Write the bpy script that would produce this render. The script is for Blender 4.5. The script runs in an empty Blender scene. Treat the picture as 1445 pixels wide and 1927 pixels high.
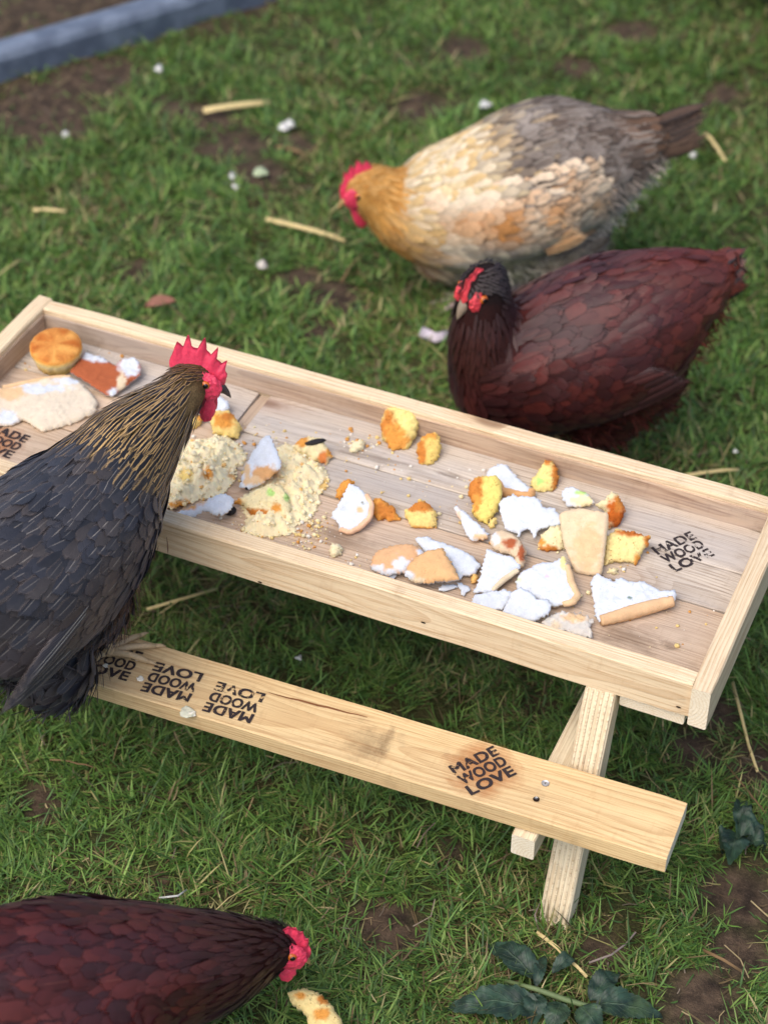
import bpy, bmesh, math, random
import numpy as np
from mathutils import Vector, Matrix, noise
from mathutils.geometry import delaunay_2d_cdt

random.seed(7)
RNG = np.random.default_rng(7)
scene = bpy.context.scene
COL = scene.collection

# ------------------------------------------------------------------ camera
CAM_ROT = Matrix(((0.91264, -0.26927, 0.30622), (0.40746, 0.60978, -0.67982), (-0.00367, 0.74544, 0.66657)))
CAM_LOC = Vector((1.204, -1.323, 1.706))
FPX, PW, PH = 3652.67, 1445.0, 1927.0
cam_data = bpy.data.cameras.new('camera')
cam = bpy.data.objects.new('camera', cam_data)
COL.objects.link(cam)
cam.matrix_world = Matrix.Translation(CAM_LOC) @ CAM_ROT.to_4x4()
cam_data.sensor_fit = 'VERTICAL'
cam_data.sensor_height = 36.0
cam_data.lens = 36.0 * FPX / PH
cam_data.clip_end = 300
cam_data.dof.use_dof = True
cam_data.dof.focus_distance = 2.02
cam_data.dof.aperture_fstop = 3.9
scene.camera = cam

# ------------------------------------------------------------------ sky, sun, exposure
SUN_ELEV, SUN_AZ = math.radians(58), math.radians(200)   # soft overcast light, from behind the photographer
world = bpy.data.worlds.new('World')
scene.world = world
world.use_nodes = True
wn = world.node_tree
sky = wn.nodes.new('ShaderNodeTexSky')
sky.sky_type = 'NISHITA'
sky.sun_disc = False
sky.sun_elevation = SUN_ELEV
sky.sun_rotation = SUN_AZ
sky.air_density = 1.0
sky.dust_density = 4.0
sky.ozone_density = 0.6
wn.links.new(sky.outputs[0], wn.nodes['Background'].inputs[0])
wn.nodes['Background'].inputs[1].default_value = 0.15
sun_data = bpy.data.lights.new('sun', 'SUN')
sun_data.energy = 0.9
sun_data.angle = math.radians(60)
sun_data.color = (1.0, 0.95, 0.88)
sun = bpy.data.objects.new('sun', sun_data)
COL.objects.link(sun)
sd = Vector((math.sin(SUN_AZ) * math.cos(SUN_ELEV), math.cos(SUN_AZ) * math.cos(SUN_ELEV), math.sin(SUN_ELEV)))
sun.rotation_euler = sd.to_track_quat('Z', 'Y').to_euler()
scene.view_settings.view_transform = 'Standard'
scene.view_settings.look = 'None'
scene.view_settings.gamma = 1.0
scene.view_settings.use_curve_mapping = False
scene.view_settings.exposure = 0.60
scene.render.engine = 'CYCLES'
scene.cycles.use_denoising = True
scene.cycles.max_bounces = 6
scene.cycles.transparent_max_bounces = 12

# ------------------------------------------------------------------ helpers
def ray(px, py):
    return CAM_ROT @ Vector(((px - PW / 2) / FPX, -(py - PH / 2) / FPX, -1.0))
def at(px, py, z):
    d = ray(px, py)
    return CAM_LOC + d * ((z - CAM_LOC.z) / d.z)
def on_plane(px, py, p0, n):
    d = ray(px, py)
    return CAM_LOC + d * ((Vector(p0) - CAM_LOC).dot(n) / d.dot(n))
def srgb(r, g, b):
    return tuple((c / 255 / 12.92) if c <= 10 else (((c / 255) + 0.055) / 1.055) ** 2.4 for c in (r, g, b))
def ns(x, y, z=0.0):
    return noise.noise(Vector((x, y, z)))
def fbm(x, y, z=0.0, o=4):
    return noise.fractal(Vector((x, y, z)), 0.9, 2.0, o)

def tag(o, label=None, cat=None, group=None, kind=None):
    if label: o['label'] = label
    if cat: o['category'] = cat
    if group: o['group'] = group
    if kind: o['kind'] = kind
    return o
def link(name, me, mat=None, parent=None, loc=None):
    o = bpy.data.objects.new(name, me)
    COL.objects.link(o)
    if mat is not None: me.materials.append(mat)
    if parent is not None: o.parent = parent
    if loc is not None: o.location = loc
    return o
def empty(name, loc=(0, 0, 0), rz=0.0):
    o = bpy.data.objects.new(name, None)
    o.empty_display_size = 0.05
    COL.objects.link(o)
    o.location = loc
    o.rotation_euler = (0, 0, rz)
    return o
def mesh_np(name, verts, faces, smooth=True):
    me = bpy.data.meshes.new(name)
    me.from_pydata([tuple(v) for v in verts], [], [tuple(f) for f in faces])
    if smooth: me.polygons.foreach_set('use_smooth', [True] * len(me.polygons))
    me.update()
    return me
def mesh_bm(name, bm, smooth=True):
    bmesh.ops.recalc_face_normals(bm, faces=bm.faces)
    me = bpy.data.meshes.new(name)
    bm.to_mesh(me); bm.free()
    if smooth: me.polygons.foreach_set('use_smooth', [True] * len(me.polygons))
    return me
def set_col(me, name, arr):
    a = me.attributes.new(name, 'FLOAT_COLOR', 'POINT')
    a.data.foreach_set('color', np.asarray(arr, dtype=np.float32).ravel())
def bm_ellipsoid(bm, c, ax, radii, sub=3):
    """ax: three unit axes, radii along them"""
    m = Matrix(((ax[0][0] * radii[0], ax[1][0] * radii[1], ax[2][0] * radii[2], c[0]),
                (ax[0][1] * radii[0], ax[1][1] * radii[1], ax[2][1] * radii[2], c[1]),
                (ax[0][2] * radii[0], ax[1][2] * radii[1], ax[2][2] * radii[2], c[2]), (0, 0, 0, 1)))
    return bmesh.ops.create_icosphere(bm, subdivisions=sub, radius=1.0, matrix=m)['verts']
def bm_tube(bm, pts, rads, seg=8, cap=True):
    pts = [Vector(p) for p in pts]
    rings = []
    prev = None
    for i, p in enumerate(pts):
        t = (pts[min(i + 1, len(pts) - 1)] - pts[max(i - 1, 0)]).normalized()
        if prev is None:
            a = t.orthogonal().normalized()
        else:
            a = (prev - t * prev.dot(t)).normalized()
        prev = a
        b = t.cross(a)
        rr = rads[i] if isinstance(rads[i], tuple) else (rads[i], rads[i])
        rings.append([bm.verts.new(p + a * (math.cos(2 * math.pi * k / seg) * rr[0]) + b * (math.sin(2 * math.pi * k / seg) * rr[1])) for k in range(seg)])
    for i in range(len(rings) - 1):
        for k in range(seg):
            bm.faces.new((rings[i][k], rings[i][(k + 1) % seg], rings[i + 1][(k + 1) % seg], rings[i + 1][k]))
    if cap:
        bm.faces.new(rings[0][::-1]); bm.faces.new(rings[-1])

# ------------------------------------------------------------------ node helper
class NT:
    def __init__(self, name):
        self.mat = bpy.data.materials.new(name)
        self.mat.use_nodes = True
        self.t = self.mat.node_tree
        self.bsdf = self.t.nodes['Principled BSDF']
        self.out = self.t.nodes['Material Output']
    def n(self, typ, ins=None, **props):
        nd = self.t.nodes.new('ShaderNode' + typ)
        for k, v in props.items(): setattr(nd, k, v)
        for k, v in (ins or {}).items(): self.set(nd.inputs[k], v)
        return nd
    def set(self, sock, v):
        if isinstance(v, bpy.types.NodeSocket): self.t.links.new(v, sock)
        elif isinstance(v, bpy.types.Node): self.t.links.new(v.outputs[0], sock)
        else:
            if isinstance(v, (tuple, list)) and len(v) == 3 and sock.type == 'RGBA': v = (*v, 1.0)
            sock.default_value = v
    def math(self, op, a, b=0.0, c=0.0, clamp=False):
        nd = self.n('Math', {0: a, 1: b, 2: c}, operation=op, use_clamp=clamp)
        return nd.outputs[0]
    def mix(self, fac, a, b, blend='MIX'):
        nd = self.t.nodes.new('ShaderNodeMix')
        nd.data_type = 'RGBA'; nd.blend_type = blend
        self.set(nd.inputs[0], fac); self.set(nd.inputs[6], a); self.set(nd.inputs[7], b)
        return nd.outputs[2]
    def smooth(self, v, lo, hi, a=0.0, b=1.0):
        nd = self.n('MapRange', {0: v, 1: lo, 2: hi, 3: a, 4: b}, interpolation_type='SMOOTHSTEP')
        return nd.outputs[0]
    def noise(self, vec, scale, detail=3.0, rough=0.55):
        return self.n('TexNoise', {'Vector': vec, 'Scale': scale, 'Detail': detail, 'Roughness': rough}).outputs[0]
    def scale(self, vec, s):
        return self.n('Mapping', {'Vector': vec, 'Scale': s}).outputs[0]
    def bump(self, h, strength=0.3, dist=0.001, normal=None):
        nd = self.n('Bump', {'Height': h, 'Strength': strength, 'Distance': dist})
        if normal is not None: self.set(nd.inputs['Normal'], normal)
        self.set(self.bsdf.inputs['Normal'], nd.outputs[0])
        return nd.outputs[0]
    def bs(self, **kw):
        for k, v in kw.items(): self.set(self.bsdf.inputs[k.replace('_', ' ')], v)

def plain(name, col, rough=0.6, var=0.15, scale=60.0, spec=0.4, bump=0.2, sss=0.0):
    m = NT(name)
    co = m.n('TexCoord').outputs['Object']
    nz = m.noise(co, scale, 4)
    dark = tuple(c * (1 - var) for c in col); lite = tuple(min(1, c * (1 + var)) for c in col)
    m.bs(Base_Color=m.mix(nz, dark, lite), Roughness=rough, Specular_IOR_Level=spec)
    if sss: m.bs(Subsurface_Weight=sss, Subsurface_Radius=(0.01, 0.004, 0.003), Subsurface_Scale=0.5)
    if bump: m.bump(nz, bump, 0.001)
    return m.mat

def wood(name, light, dark, pith=(0.01, -0.05), ring=330.0, grey=0.0, knots=1.0, grime=0.25, bumpy=0.35):
    """sawn softwood: growth rings round a pith line that wanders beside the board, so faces, edges and ends all agree"""
    m = NT(name)
    tc = m.n('TexCoord').outputs['Object']
    rnd = m.n('ObjectInfo').outputs['Random']
    off = m.n('CombineXYZ', {0: m.math('MULTIPLY', rnd, 37.0), 1: m.math('MULTIPLY', rnd, 11.0), 2: m.math('MULTIPLY', rnd, 5.0)}).outputs[0]
    co = m.n('VectorMath', {0: tc, 1: off}, operation='ADD').outputs[0]
    slow = m.n('TexNoise', {'Vector': m.scale(co, (2.2, 9.0, 9.0)), 'Scale': 1.0, 'Detail': 2.0}).outputs[1]
    sep = m.n('SeparateXYZ', {0: tc}); ss = m.n('SeparateColor', {0: slow})
    y = m.math('ADD', sep.outputs[1], m.math('MULTIPLY_ADD', ss.outputs[0], 0.05, pith[0] - 0.025))
    z = m.math('ADD', sep.outputs[2], m.math('MULTIPLY_ADD', ss.outputs[1], 0.03, pith[1] - 0.015))
    y = m.math('ADD', y, m.math('MULTIPLY_ADD', rnd, 0.05, -0.025))
    r = m.math('SQRT', m.math('ADD', m.math('MULTIPLY', y, y), m.math('MULTIPLY', z, z)))
    # knots: sparse cells, rings bend round them
    vor = m.n('TexVoronoi', {'Vector': m.scale(co, (5.5, 14.0, 14.0)), 'Scale': 1.0, 'Randomness': 1.0})
    gate = m.smooth(m.n('SeparateColor', {0: vor.outputs['Color']}).outputs[0], 0.62, 0.66)
    kd = m.math('ADD', vor.outputs['Distance'], m.math('MULTIPLY', m.math('SUBTRACT', 1.0, gate), 2.0))
    halo = m.smooth(kd, 0.0, 0.42, 1.0, 0.0)
    core = m.smooth(kd, 0.07, 0.16, 1.0, 0.0)
    r = m.math('ADD', r, m.math('MULTIPLY', halo, 0.016 * knots))
    ph = m.math('FRACT', m.math('MULTIPLY', r, ring))
    late = m.smooth(ph, 0.35, 0.93)
    late = m.math('SUBTRACT', late, m.smooth(ph, 0.95, 1.0))
    fib = m.noise(m.scale(co, (14.0, 620.0, 620.0)), 1.0, 3)
    blot = m.noise(m.scale(co, (5.0, 22.0, 22.0)), 1.0, 4)
    speck = m.noise(co, 420.0, 2)
    mid = tuple(a * 0.42 + b * 0.58 for a, b in zip(dark, light))
    c = m.mix(m.math('MULTIPLY', late, 0.9), light, mid)
    c = m.mix(m.smooth(blot, 0.45, 0.8, 0.0, 0.45), c, tuple(a * 0.55 + b * 0.45 for a, b in zip(light, dark)))
    c = m.mix(m.smooth(fib, 0.46, 0.72, 0.0, 0.6), c, dark)
    saw = m.noise(m.scale(co, (160.0, 40.0, 40.0)), 1.0, 3)
    c = m.mix(m.smooth(saw, 0.55, 0.75, 0.0, 0.18), c, dark)
    if grey:
        gr = m.smooth(m.noise(m.scale(co, (3.0, 16.0, 16.0)), 1.0, 4), 0.36, 0.62, 0.0, grey)
        c = m.mix(gr, c, srgb(178, 172, 168))
        c = m.mix(m.math('MULTIPLY', m.smooth(fib, 0.55, 0.75), grey * 0.7), c, srgb(112, 100, 92))
    c = m.mix(m.math('MULTIPLY', halo, 0.40 * knots), c, srgb(176, 120, 66))
    c = m.mix(m.math('MULTIPLY', core, 0.75 * knots), c, srgb(96, 58, 34))
    c = m.mix(m.smooth(m.noise(co, 34.0, 5), 0.56, 0.78, 0.0, grime), c, srgb(118, 96, 72))
    c = m.mix(m.smooth(m.noise(m.scale(co, (1.6, 5.0, 5.0)), 1.0, 5), 0.42, 0.72, 0.0, grime * 1.1), c, srgb(140, 120, 98))
    c = m.mix(m.smooth(speck, 0.70, 0.78, 0.0, 0.4), c, dark)
    m.bs(Base_Color=c, Roughness=m.smooth(fib, 0.2, 0.8, 0.62, 0.86), Specular_IOR_Level=0.25)
    h = m.math('ADD', m.math('MULTIPLY', late, 0.5), fib)
    h = m.math('ADD', h, m.math('MULTIPLY', speck, 0.4))
    m.bump(h, bumpy, 0.0012)
    return m.mat

def feather_mat(name, rough=0.5, sheen=(0.0, (1, 1, 1)), spec=0.35):
    m = NT(name)
    uv = m.n('UVMap', uv_map='fuv').outputs[0]
    sp = m.n('SeparateXYZ', {0: uv})
    t = m.math('ABSOLUTE', m.math('MULTIPLY_ADD', sp.outputs[0], 2.0, -1.0))
    c0 = m.n('Attribute', attribute_name='c0'); c1 = m.n('Attribute', attribute_name='c1')
    nz = m.noise(m.n('TexCoord').outputs['Object'], 130.0, 3)
    tt = m.math('ADD', t, m.math('MULTIPLY_ADD', nz, 0.5, -0.25))
    vv = m.smooth(sp.outputs[1], 0.72, 1.0)
    lo = c1.outputs['Alpha']
    edge = m.math('MAXIMUM', m.smooth(tt, lo, m.math('ADD', lo, 0.25)), m.math('MULTIPLY', vv, m.smooth(nz, 0.35, 0.6)))
    c = m.mix(edge, c0.outputs['Color'], c1.outputs['Color'])
    # barbs slanting away from the shaft
    barb = m.math('SINE', m.math('ADD', m.math('MULTIPLY', sp.outputs[1], 95.0), m.math('MULTIPLY', t, -30.0)))
    c = m.mix(m.math('MULTIPLY_ADD', barb, 0.11, 0.11), c, m.mix(1.0, c, (0.35, 0.35, 0.35, 1), 'MULTIPLY'))
    c = m.mix(m.smooth(nz, 0.3, 0.75, 0.0, 0.35), c, m.mix(1.0, c, (0.45, 0.45, 0.45, 1), 'MULTIPLY'))
    c = m.mix(m.smooth(sp.outputs[1], 0.15, 0.8, 0.30, 0.0), c, m.mix(1.0, c, (0.4, 0.4, 0.42, 1), 'MULTIPLY'))   # grey downy root, darkened further to paint in shading between feather layers
    shaft = m.math('MULTIPLY', m.smooth(t, 0.015, 0.065, 1.0, 0.0), m.math('MULTIPLY', c0.outputs['Alpha'], m.smooth(sp.outputs[1], 0.97, 0.75)))
    c = m.mix(shaft, c, m.n('Attribute', attribute_name='c2').outputs['Color'])
    fr = m.math('ADD', t, m.math('MULTIPLY', m.math('ADD', barb, m.math('MULTIPLY_ADD', nz, 2.0, -1.0)), 0.10))
    tip = m.smooth(m.math('ADD', m.math('ADD', sp.outputs[1], m.math('MULTIPLY', m.math('MULTIPLY', t, t), 0.22)), m.math('MULTIPLY_ADD', nz, 0.16, -0.08)), 0.86, 1.06)
    alpha = m.math('MULTIPLY', m.smooth(fr, 0.72, 1.05, 1.0, 0.0), m.math('SUBTRACT', 1.0, tip))
    m.bs(Base_Color=c, Roughness=rough, Specular_IOR_Level=spec, Alpha=alpha)
    if sheen[0]:
        m.bs(Sheen_Weight=sheen[0], Sheen_Roughness=0.4, Sheen_Tint=sheen[1])
    m.bump(m.math('ADD', barb, m.math('MULTIPLY', shaft, 2.0)), 0.25, 0.0006)
    return m.mat

def attr_mat(name, attr='col', rough=0.85, pore=0.0, pscale=320.0, var=0.18, spec=0.2, bump=0.5, trans=0.0):
    m = NT(name)
    a = m.n('Attribute', attribute_name=attr).outputs['Color']
    co = m.n('TexCoord').outputs['Object']
    nz = m.noise(co, pscale, 4, 0.65)
    c = m.mix(m.smooth(nz, 0.3, 0.75), m.mix(1.0, a, (1 - var,) * 3, 'MULTIPLY'), a)
    h = nz
    if pore:
        v = m.n('TexVoronoi', {'Vector': co, 'Scale': pscale * 0.9, 'Randomness': 1.0}).outputs['Distance']
        hole = m.smooth(v, 0.10, 0.32, 1.0, 0.0)
        big = m.smooth(m.noise(co, pscale * 0.25, 2), 0.45, 0.62)
        hole = m.math('MULTIPLY', hole, big)
        c = m.mix(m.math('MULTIPLY', hole, pore), c, m.mix(1.0, a, (0.55, 0.42, 0.26, 1), 'MULTIPLY'))
        h = m.math('SUBTRACT', nz, m.math('MULTIPLY', hole, 1.4))
    m.bs(Base_Color=c, Roughness=rough, Specular_IOR_Level=spec)
    if trans: m.bs(Subsurface_Weight=trans, Subsurface_Radius=(0.006, 0.004, 0.002), Subsurface_Scale=0.4)
    if bump: m.bump(h, bump, 0.0012)
    return m.mat

# ================================================================== the setting: ground, grass, edging, added shrub
def vnoise(x, y, seed=0):
    """vectorised smooth value noise, 0..1"""
    x = np.asarray(x, float); y = np.asarray(y, float)
    xi = np.floor(x).astype(np.int64); yi = np.floor(y).astype(np.int64)
    fx = x - xi; fy = y - yi
    fx = fx * fx * (3 - 2 * fx); fy = fy * fy * (3 - 2 * fy)
    def h(a, b):
        n = (a * 374761393 + b * 668265263 + seed * 974634777) & 0x7fffffff
        n = ((n ^ (n >> 13)) * 1274126177) & 0x7fffffff
        return ((n ^ (n >> 16)) & 0xffff) / 65535.0
    return (h(xi, yi) * (1 - fx) + h(xi + 1, yi) * fx) * (1 - fy) + (h(xi, yi + 1) * (1 - fx) + h(xi + 1, yi + 1) * fx) * fy
def fnoise(x, y, seed=0, o=4):
    s = 0; a = 0.5; t = 0
    for k in range(o):
        s = s + a * vnoise(np.asarray(x) * 2 ** k, np.asarray(y) * 2 ** k, seed + k); t += a; a *= 0.55
    return s / t

SOIL_SPOTS = [((735, 1745), .055), ((1400, 1690), .075), ((1380, 1790), .05), ((1300, 1405), .05), ((1420, 1440), .05),
              ((640, 1600), .025), ((300, 1665), .03), ((80, 1510), .035), ((1130, 1790), .03), ((1330, 1880), .06),
              ((430, 270), .09), ((390, 230), .07), ((480, 330), .06), ((330, 215), .06), ((790, 190), .08), ((60, 215), .14), ((180, 150), .10),
              ((560, 270), .05), ((600, 620), .04), ((250, 510), .05), ((640, 560), .05), ((840, 1600), .03), ((1360, 1340), .035),
              ((1180, 60), .06), ((1360, 180), .05), ((880, 90), .06), ((1090, 130), .05), ((950, 560), .06), ((560, 520), .04)]
EDGE_A, EDGE_B = at(-160, 205, 0.0), at(760, -75, 0.0)      # foot of the edging beam
EDGE_DIR = (EDGE_B - EDGE_A).normalized()
EDGE_N = Vector((-EDGE_DIR.y, EDGE_DIR.x, 0))                # points away from the camera
def soil_amount(x, y):
    x = np.asarray(x, float); y = np.asarray(y, float)
    m = np.clip((fnoise(x * 5.5, y * 5.5, 3) - 0.64) * 5.0, 0, 0.5)
    wob = (fnoise(x * 16, y * 16, 9) - 0.5) * 0.9
    for (u, v), r in SOIL_SPOTS:
        c = at(u, v, 0)
        d = np.hypot(x - c.x, y - c.y) / (r * .78) + wob * 1.4
        m = np.maximum(m, np.clip((1.25 - d) * 1.6, 0, 1))
    e = (x - EDGE_A.x) * EDGE_N.x + (y - EDGE_A.y) * EDGE_N.y
    m = np.maximum(m, np.clip((e + 0.07 + wob * 0.10) * 9, 0, 0.95))
    return m
def ground_z(x, y):
    return (fnoise(x * 9, y * 9, 21) - 0.5) * 0.014 + (fnoise(x * 40, y * 40, 22, 2) - 0.5) * 0.005 - 0.002

def make_ground():
    fx = np.arange(-1.6, 1.9, 0.016); fy = np.arange(-0.9, 2.9, 0.016)
    far = 0.02 * 1.45 ** np.arange(1, 21)
    xs = np.concatenate([fx[0] - np.cumsum(far)[::-1], fx, fx[-1] + np.cumsum(far)])
    ys = np.concatenate([fy[0] - np.cumsum(far)[::-1], fy, fy[-1] + np.cumsum(far)])
    X, Y = np.meshgrid(xs, ys, indexing='ij')
    Z = ground_z(X, Y)
    near = (np.abs(X) < 3) & (np.abs(Y) < 4)
    Z = np.where(near, Z, Z * 0.3)
    V = np.stack([X, Y, Z], -1).reshape(-1, 3)
    nx, ny = len(xs), len(ys)
    i = np.arange(nx - 1)[:, None] * ny + np.arange(ny - 1)[None, :]
    F = np.stack([i, i + ny, i + ny + 1, i + 1], -1).reshape(-1, 4)
    me = mesh_np('ground', V, F)
    s = soil_amount(X.ravel(), Y.ravel())
    set_col(me, 'soil', np.stack([s, s, s, np.ones_like(s)], -1))
    m = NT('soil_and_thatch')
    co = m.n('TexCoord').outputs['Object']
    n1 = m.noise(co, 45.0, 6, 0.65); n2 = m.noise(co, 300.0, 4, 0.7); n3 = m.noise(co, 7.0, 4)
    so = m.n('Attribute', attribute_name='soil').outputs['Fac']
    mud = m.mix(m.smooth(n1, 0.3, 0.7), srgb(44, 36, 30), srgb(92, 76, 62))
    mud = m.mix(m.smooth(n2, 0.55, 0.75, 0, 0.6), mud, srgb(120, 104, 88))
    thatch = m.mix(m.smooth(n2, 0.35, 0.7), srgb(38, 46, 22), srgb(78, 82, 44))
    thatch = m.mix(m.smooth(n3, 0.4, 0.7, 0, 0.5), thatch, srgb(66, 52, 36))
    m.bs(Base_Color=m.mix(so, thatch, mud), Roughness=0.9, Specular_IOR_Level=0.2)
    m.bump(m.math('ADD', n1, m.math('MULTIPLY', n2, 0.5)), 0.8, 0.006)
    return tag(link('ground', me, m.mat), kind='structure')
make_ground()

def grass_points(n, x0, x1, y0, y1):
    return RNG.uniform(x0, x1, n), RNG.uniform(y0, y1, n)
def view_inside(x, y, margin):
    """ground the photograph sees, widened by a margin in metres"""
    cs = [at(-90, 2010, 0), at(1535, 2010, 0), at(1535, -90, 0), at(-90, -90, 0)]
    ins = np.ones_like(x, bool)
    for a, b in zip(cs, cs[1:] + cs[:1]):
        e = (b - a).normalized()
        ins &= (-(x - a.x) * e.y + (y - a.y) * e.x) > -margin
    return ins
def make_grass(name, n_per_m2, margin, label, seed):
    x0, x1, y0, y1 = -1.7, 1.9, -1.0, 3.0
    n = int(n_per_m2 * (x1 - x0) * (y1 - y0))
    # tufts: blades gathered round tuft centres
    nt = n // 9
    tx, ty = grass_points(nt, x0, x1, y0, y1)
    k = RNG.integers(0, nt, n)
    r = RNG.rayleigh(0.006, n); a = RNG.uniform(0, 2 * np.pi, n)
    x = tx[k] + r * np.cos(a); y = ty[k] + r * np.sin(a)
    s = soil_amount(x, y)
    dens = 1 - 0.97 * np.clip(s * 1.25, 0, 1)
    dist = np.sqrt((x - CAM_LOC.x) ** 2 + (y - CAM_LOC.y) ** 2 + CAM_LOC.z ** 2)
    dens *= np.clip(fnoise(x * 11, y * 11, 41) * 2.6 - .45, .22, 1.0)
    dens *= np.clip(2.35 / dist, 0.25, 1.0) ** 2.2
    keep = view_inside(x, y, margin) & (RNG.random(n) < dens)
    x, y, k, s, dist = x[keep], y[keep], k[keep], s[keep], dist[keep]
    n = len(x)
    patch = fnoise(x * 3.1, y * 3.1, 31)
    L = RNG.gamma(7, 0.0040, n) * (0.54 + 0.66 * patch) * (1 - 0.4 * s) * (.75 + .5 * fnoise(x * 14, y * 14, 52))
    L = np.clip(L, 0.010, 0.062)
    Wd = RNG.uniform(0.0011, 0.0025, n) * np.where(dist > 2.6, 1.6, 1.0)
    az = RNG.uniform(0, 2 * np.pi, n) * 0.55 + (vnoise(tx[k] * 31, ty[k] * 31, 5) * 12.0)
    tilt = np.clip(RNG.normal(0.85, 0.36, n), 0.10, 1.5)
    curl = RNG.uniform(0.1, 1.0, n)
    z = ground_z(x, y) - 0.002
    dx, dy = np.cos(az), np.sin(az)
    vs = np.array([0.0, 0.38, 0.72, 1.0])
    wprof = np.array([0.75, 1.0, 0.72, 0.0])
    px = np.zeros((n, 7, 3))
    h = np.zeros(n); o = np.zeros(n); pv = 0
    rows = []
    for j, v in enumerate(vs):
        if j:
            ang = tilt + curl * (v - 0.19) * 0.9
            ang = np.minimum(ang, 1.72)
            seg = L * (v - pv)
            h = h + np.cos(ang) * seg; o = o + np.sin(ang) * seg; pv = v
        rows.append((h.copy(), o.copy(), Wd * wprof[j] / 2))
    twist = RNG.normal(0, 0.5, n)
    sx, sy = -np.sin(az + twist), np.cos(az + twist)
    q = 0
    for j, (hh, oo, ww) in enumerate(rows):
        zz = np.maximum(z + hh, ground_z(x + dx * oo, y + dy * oo) + 0.002)
        for sg in ((-1, 1) if j < 3 else (0,)):
            px[:, q, 0] = x + dx * oo + sx * ww * sg
            px[:, q, 1] = y + dy * oo + sy * ww * sg
            px[:, q, 2] = zz + ww * 0.5 * abs(sg)
            q += 1
    base = (np.arange(n) * 7)[:, None]
    quads = np.concatenate([base + np.array([[0, 1, 3, 2]]), base + np.array([[2, 3, 5, 4]])])
    tris = base + np.array([[4, 5, 6]])
    me = bpy.data.meshes.new(name)
    nq, ntq = len(quads), len(tris)
    me.vertices.add(n * 7); me.vertices.foreach_set('co', px.ravel())
    me.loops.add(nq * 4 + ntq * 3)
    me.loops.foreach_set('vertex_index', np.concatenate([quads.ravel(), tris.ravel()]).astype(np.int32))
    me.polygons.add(nq + ntq)
    me.polygons.foreach_set('loop_start', np.concatenate([np.arange(nq) * 4, nq * 4 + np.arange(ntq) * 3]).astype(np.int32))
    me.update(calc_edges=True)
    me.polygons.foreach_set('use_smooth', np.ones(nq + ntq, bool))
    pal = np.array([srgb(98, 132, 62), srgb(84, 119, 60), srgb(122, 149, 76), srgb(66, 95, 50), srgb(110, 132, 70), srgb(150, 144, 96), srgb(108, 92, 66), srgb(180, 166, 124)])
    dry = fnoise(x * 6, y * 6, 77)
    w = np.stack([np.full(n, .26), np.full(n, .24), np.full(n, .13), np.full(n, .16), np.full(n, .10),
                  0.04 + 0.14 * (dry > .56), 0.05 + 0.16 * (dry > .55) + .2 * s, 0.006 + 0.03 * (dry > .58)], -1)
    w = np.cumsum(w / w.sum(1, keepdims=True), 1)
    ci = (RNG.random(n)[:, None] > w).sum(1).clip(0, 7)
    c = pal[ci] * RNG.uniform(0.65, 1.35, n)[:, None] * (0.80 + 0.55 * fnoise(x * 4.5, y * 4.5, 61))[:, None]
    cc = np.repeat(c[:, None, :], 7, 1)
    cc[:, :2] *= np.array([0.80, 0.82, 0.7])          # darker and yellower at the foot of a blade
    cc[:, 6] = cc[:, 6] * 0.8 + np.array(srgb(160, 150, 84)) * 0.2
    set_col(me, 'col', np.concatenate([cc, np.ones((n, 7, 1))], -1))
    m = NT('grass_blade')
    a = m.n('Attribute', attribute_name='col').outputs['Color']
    m.bs(Base_Color=a, Roughness=0.5, Specular_IOR_Level=0.35)
    tr = m.n('BsdfTranslucent', {'Color': m.mix(1.0, a, (1.0, 1.15, 0.5, 1), 'MULTIPLY')})
    mx = m.n('MixShader', {0: 0.28, 1: m.bsdf.outputs[0], 2: tr.outputs[0]})
    m.t.links.new(mx.outputs[0], m.out.inputs[0])
    o = link(name, me, m.mat)
    return tag(o, label, 'grass', kind='stuff')
make_grass('grass', 110000, 0.28, 'short green lawn grass with bare patches around the feeder table', 1)

# --- grey edging beam along the far bed
def make_edging():
    ln = (EDGE_B - EDGE_A).length + 1.2
    bm = bmesh.new()
    prof = [(0, -0.02), (0, 0.040), (0.006, 0.050), (0.018, 0.055), (0.044, 0.055), (0.056, 0.050), (0.062, 0.040), (0.062, -0.02)]
    N = 60
    rings = []
    for i in range(N + 1):
        s = ln * i / N - 0.6
        w = ns(s * 2.3, 1.7) * 0.006; hz = ns(s * 1.7, 8.2) * 0.005
        rings.append([bm.verts.new((s, a + w, b + hz)) for a, b in prof])
    for i in range(N):
        for k in range(len(prof) - 1):
            bm.faces.new((rings[i][k], rings[i + 1][k], rings[i + 1][k + 1], rings[i][k + 1]))
    bm.faces.new(rings[0]); bm.faces.new(rings[-1][::-1])
    m = NT('weathered_slate_grey')
    co = m.n('TexCoord').outputs['Object']
    n1 = m.noise(co, 22.0, 5); n2 = m.noise(m.scale(co, (6, 60, 60)), 1.0, 4)
    c = m.mix(m.smooth(n1, 0.35, 0.7), srgb(82, 93, 111), srgb(112, 124, 142))
    c = m.mix(m.smooth(n2, 0.6, 0.8, 0, 0.5), c, srgb(84, 88, 84))
    m.bs(Base_Color=c, Roughness=0.6)
    m.bump(n1, 0.3, 0.002)
    o = link('edging_beam', mesh_bm('edging_beam', bm, False), m.mat, None, EDGE_A)
    o.rotation_euler = (0, 0, math.atan2(EDGE_DIR.y, EDGE_DIR.x))
    tag(o, 'long slate grey edging beam between the lawn and the dark bed', 'edging')
make_edging()

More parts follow.
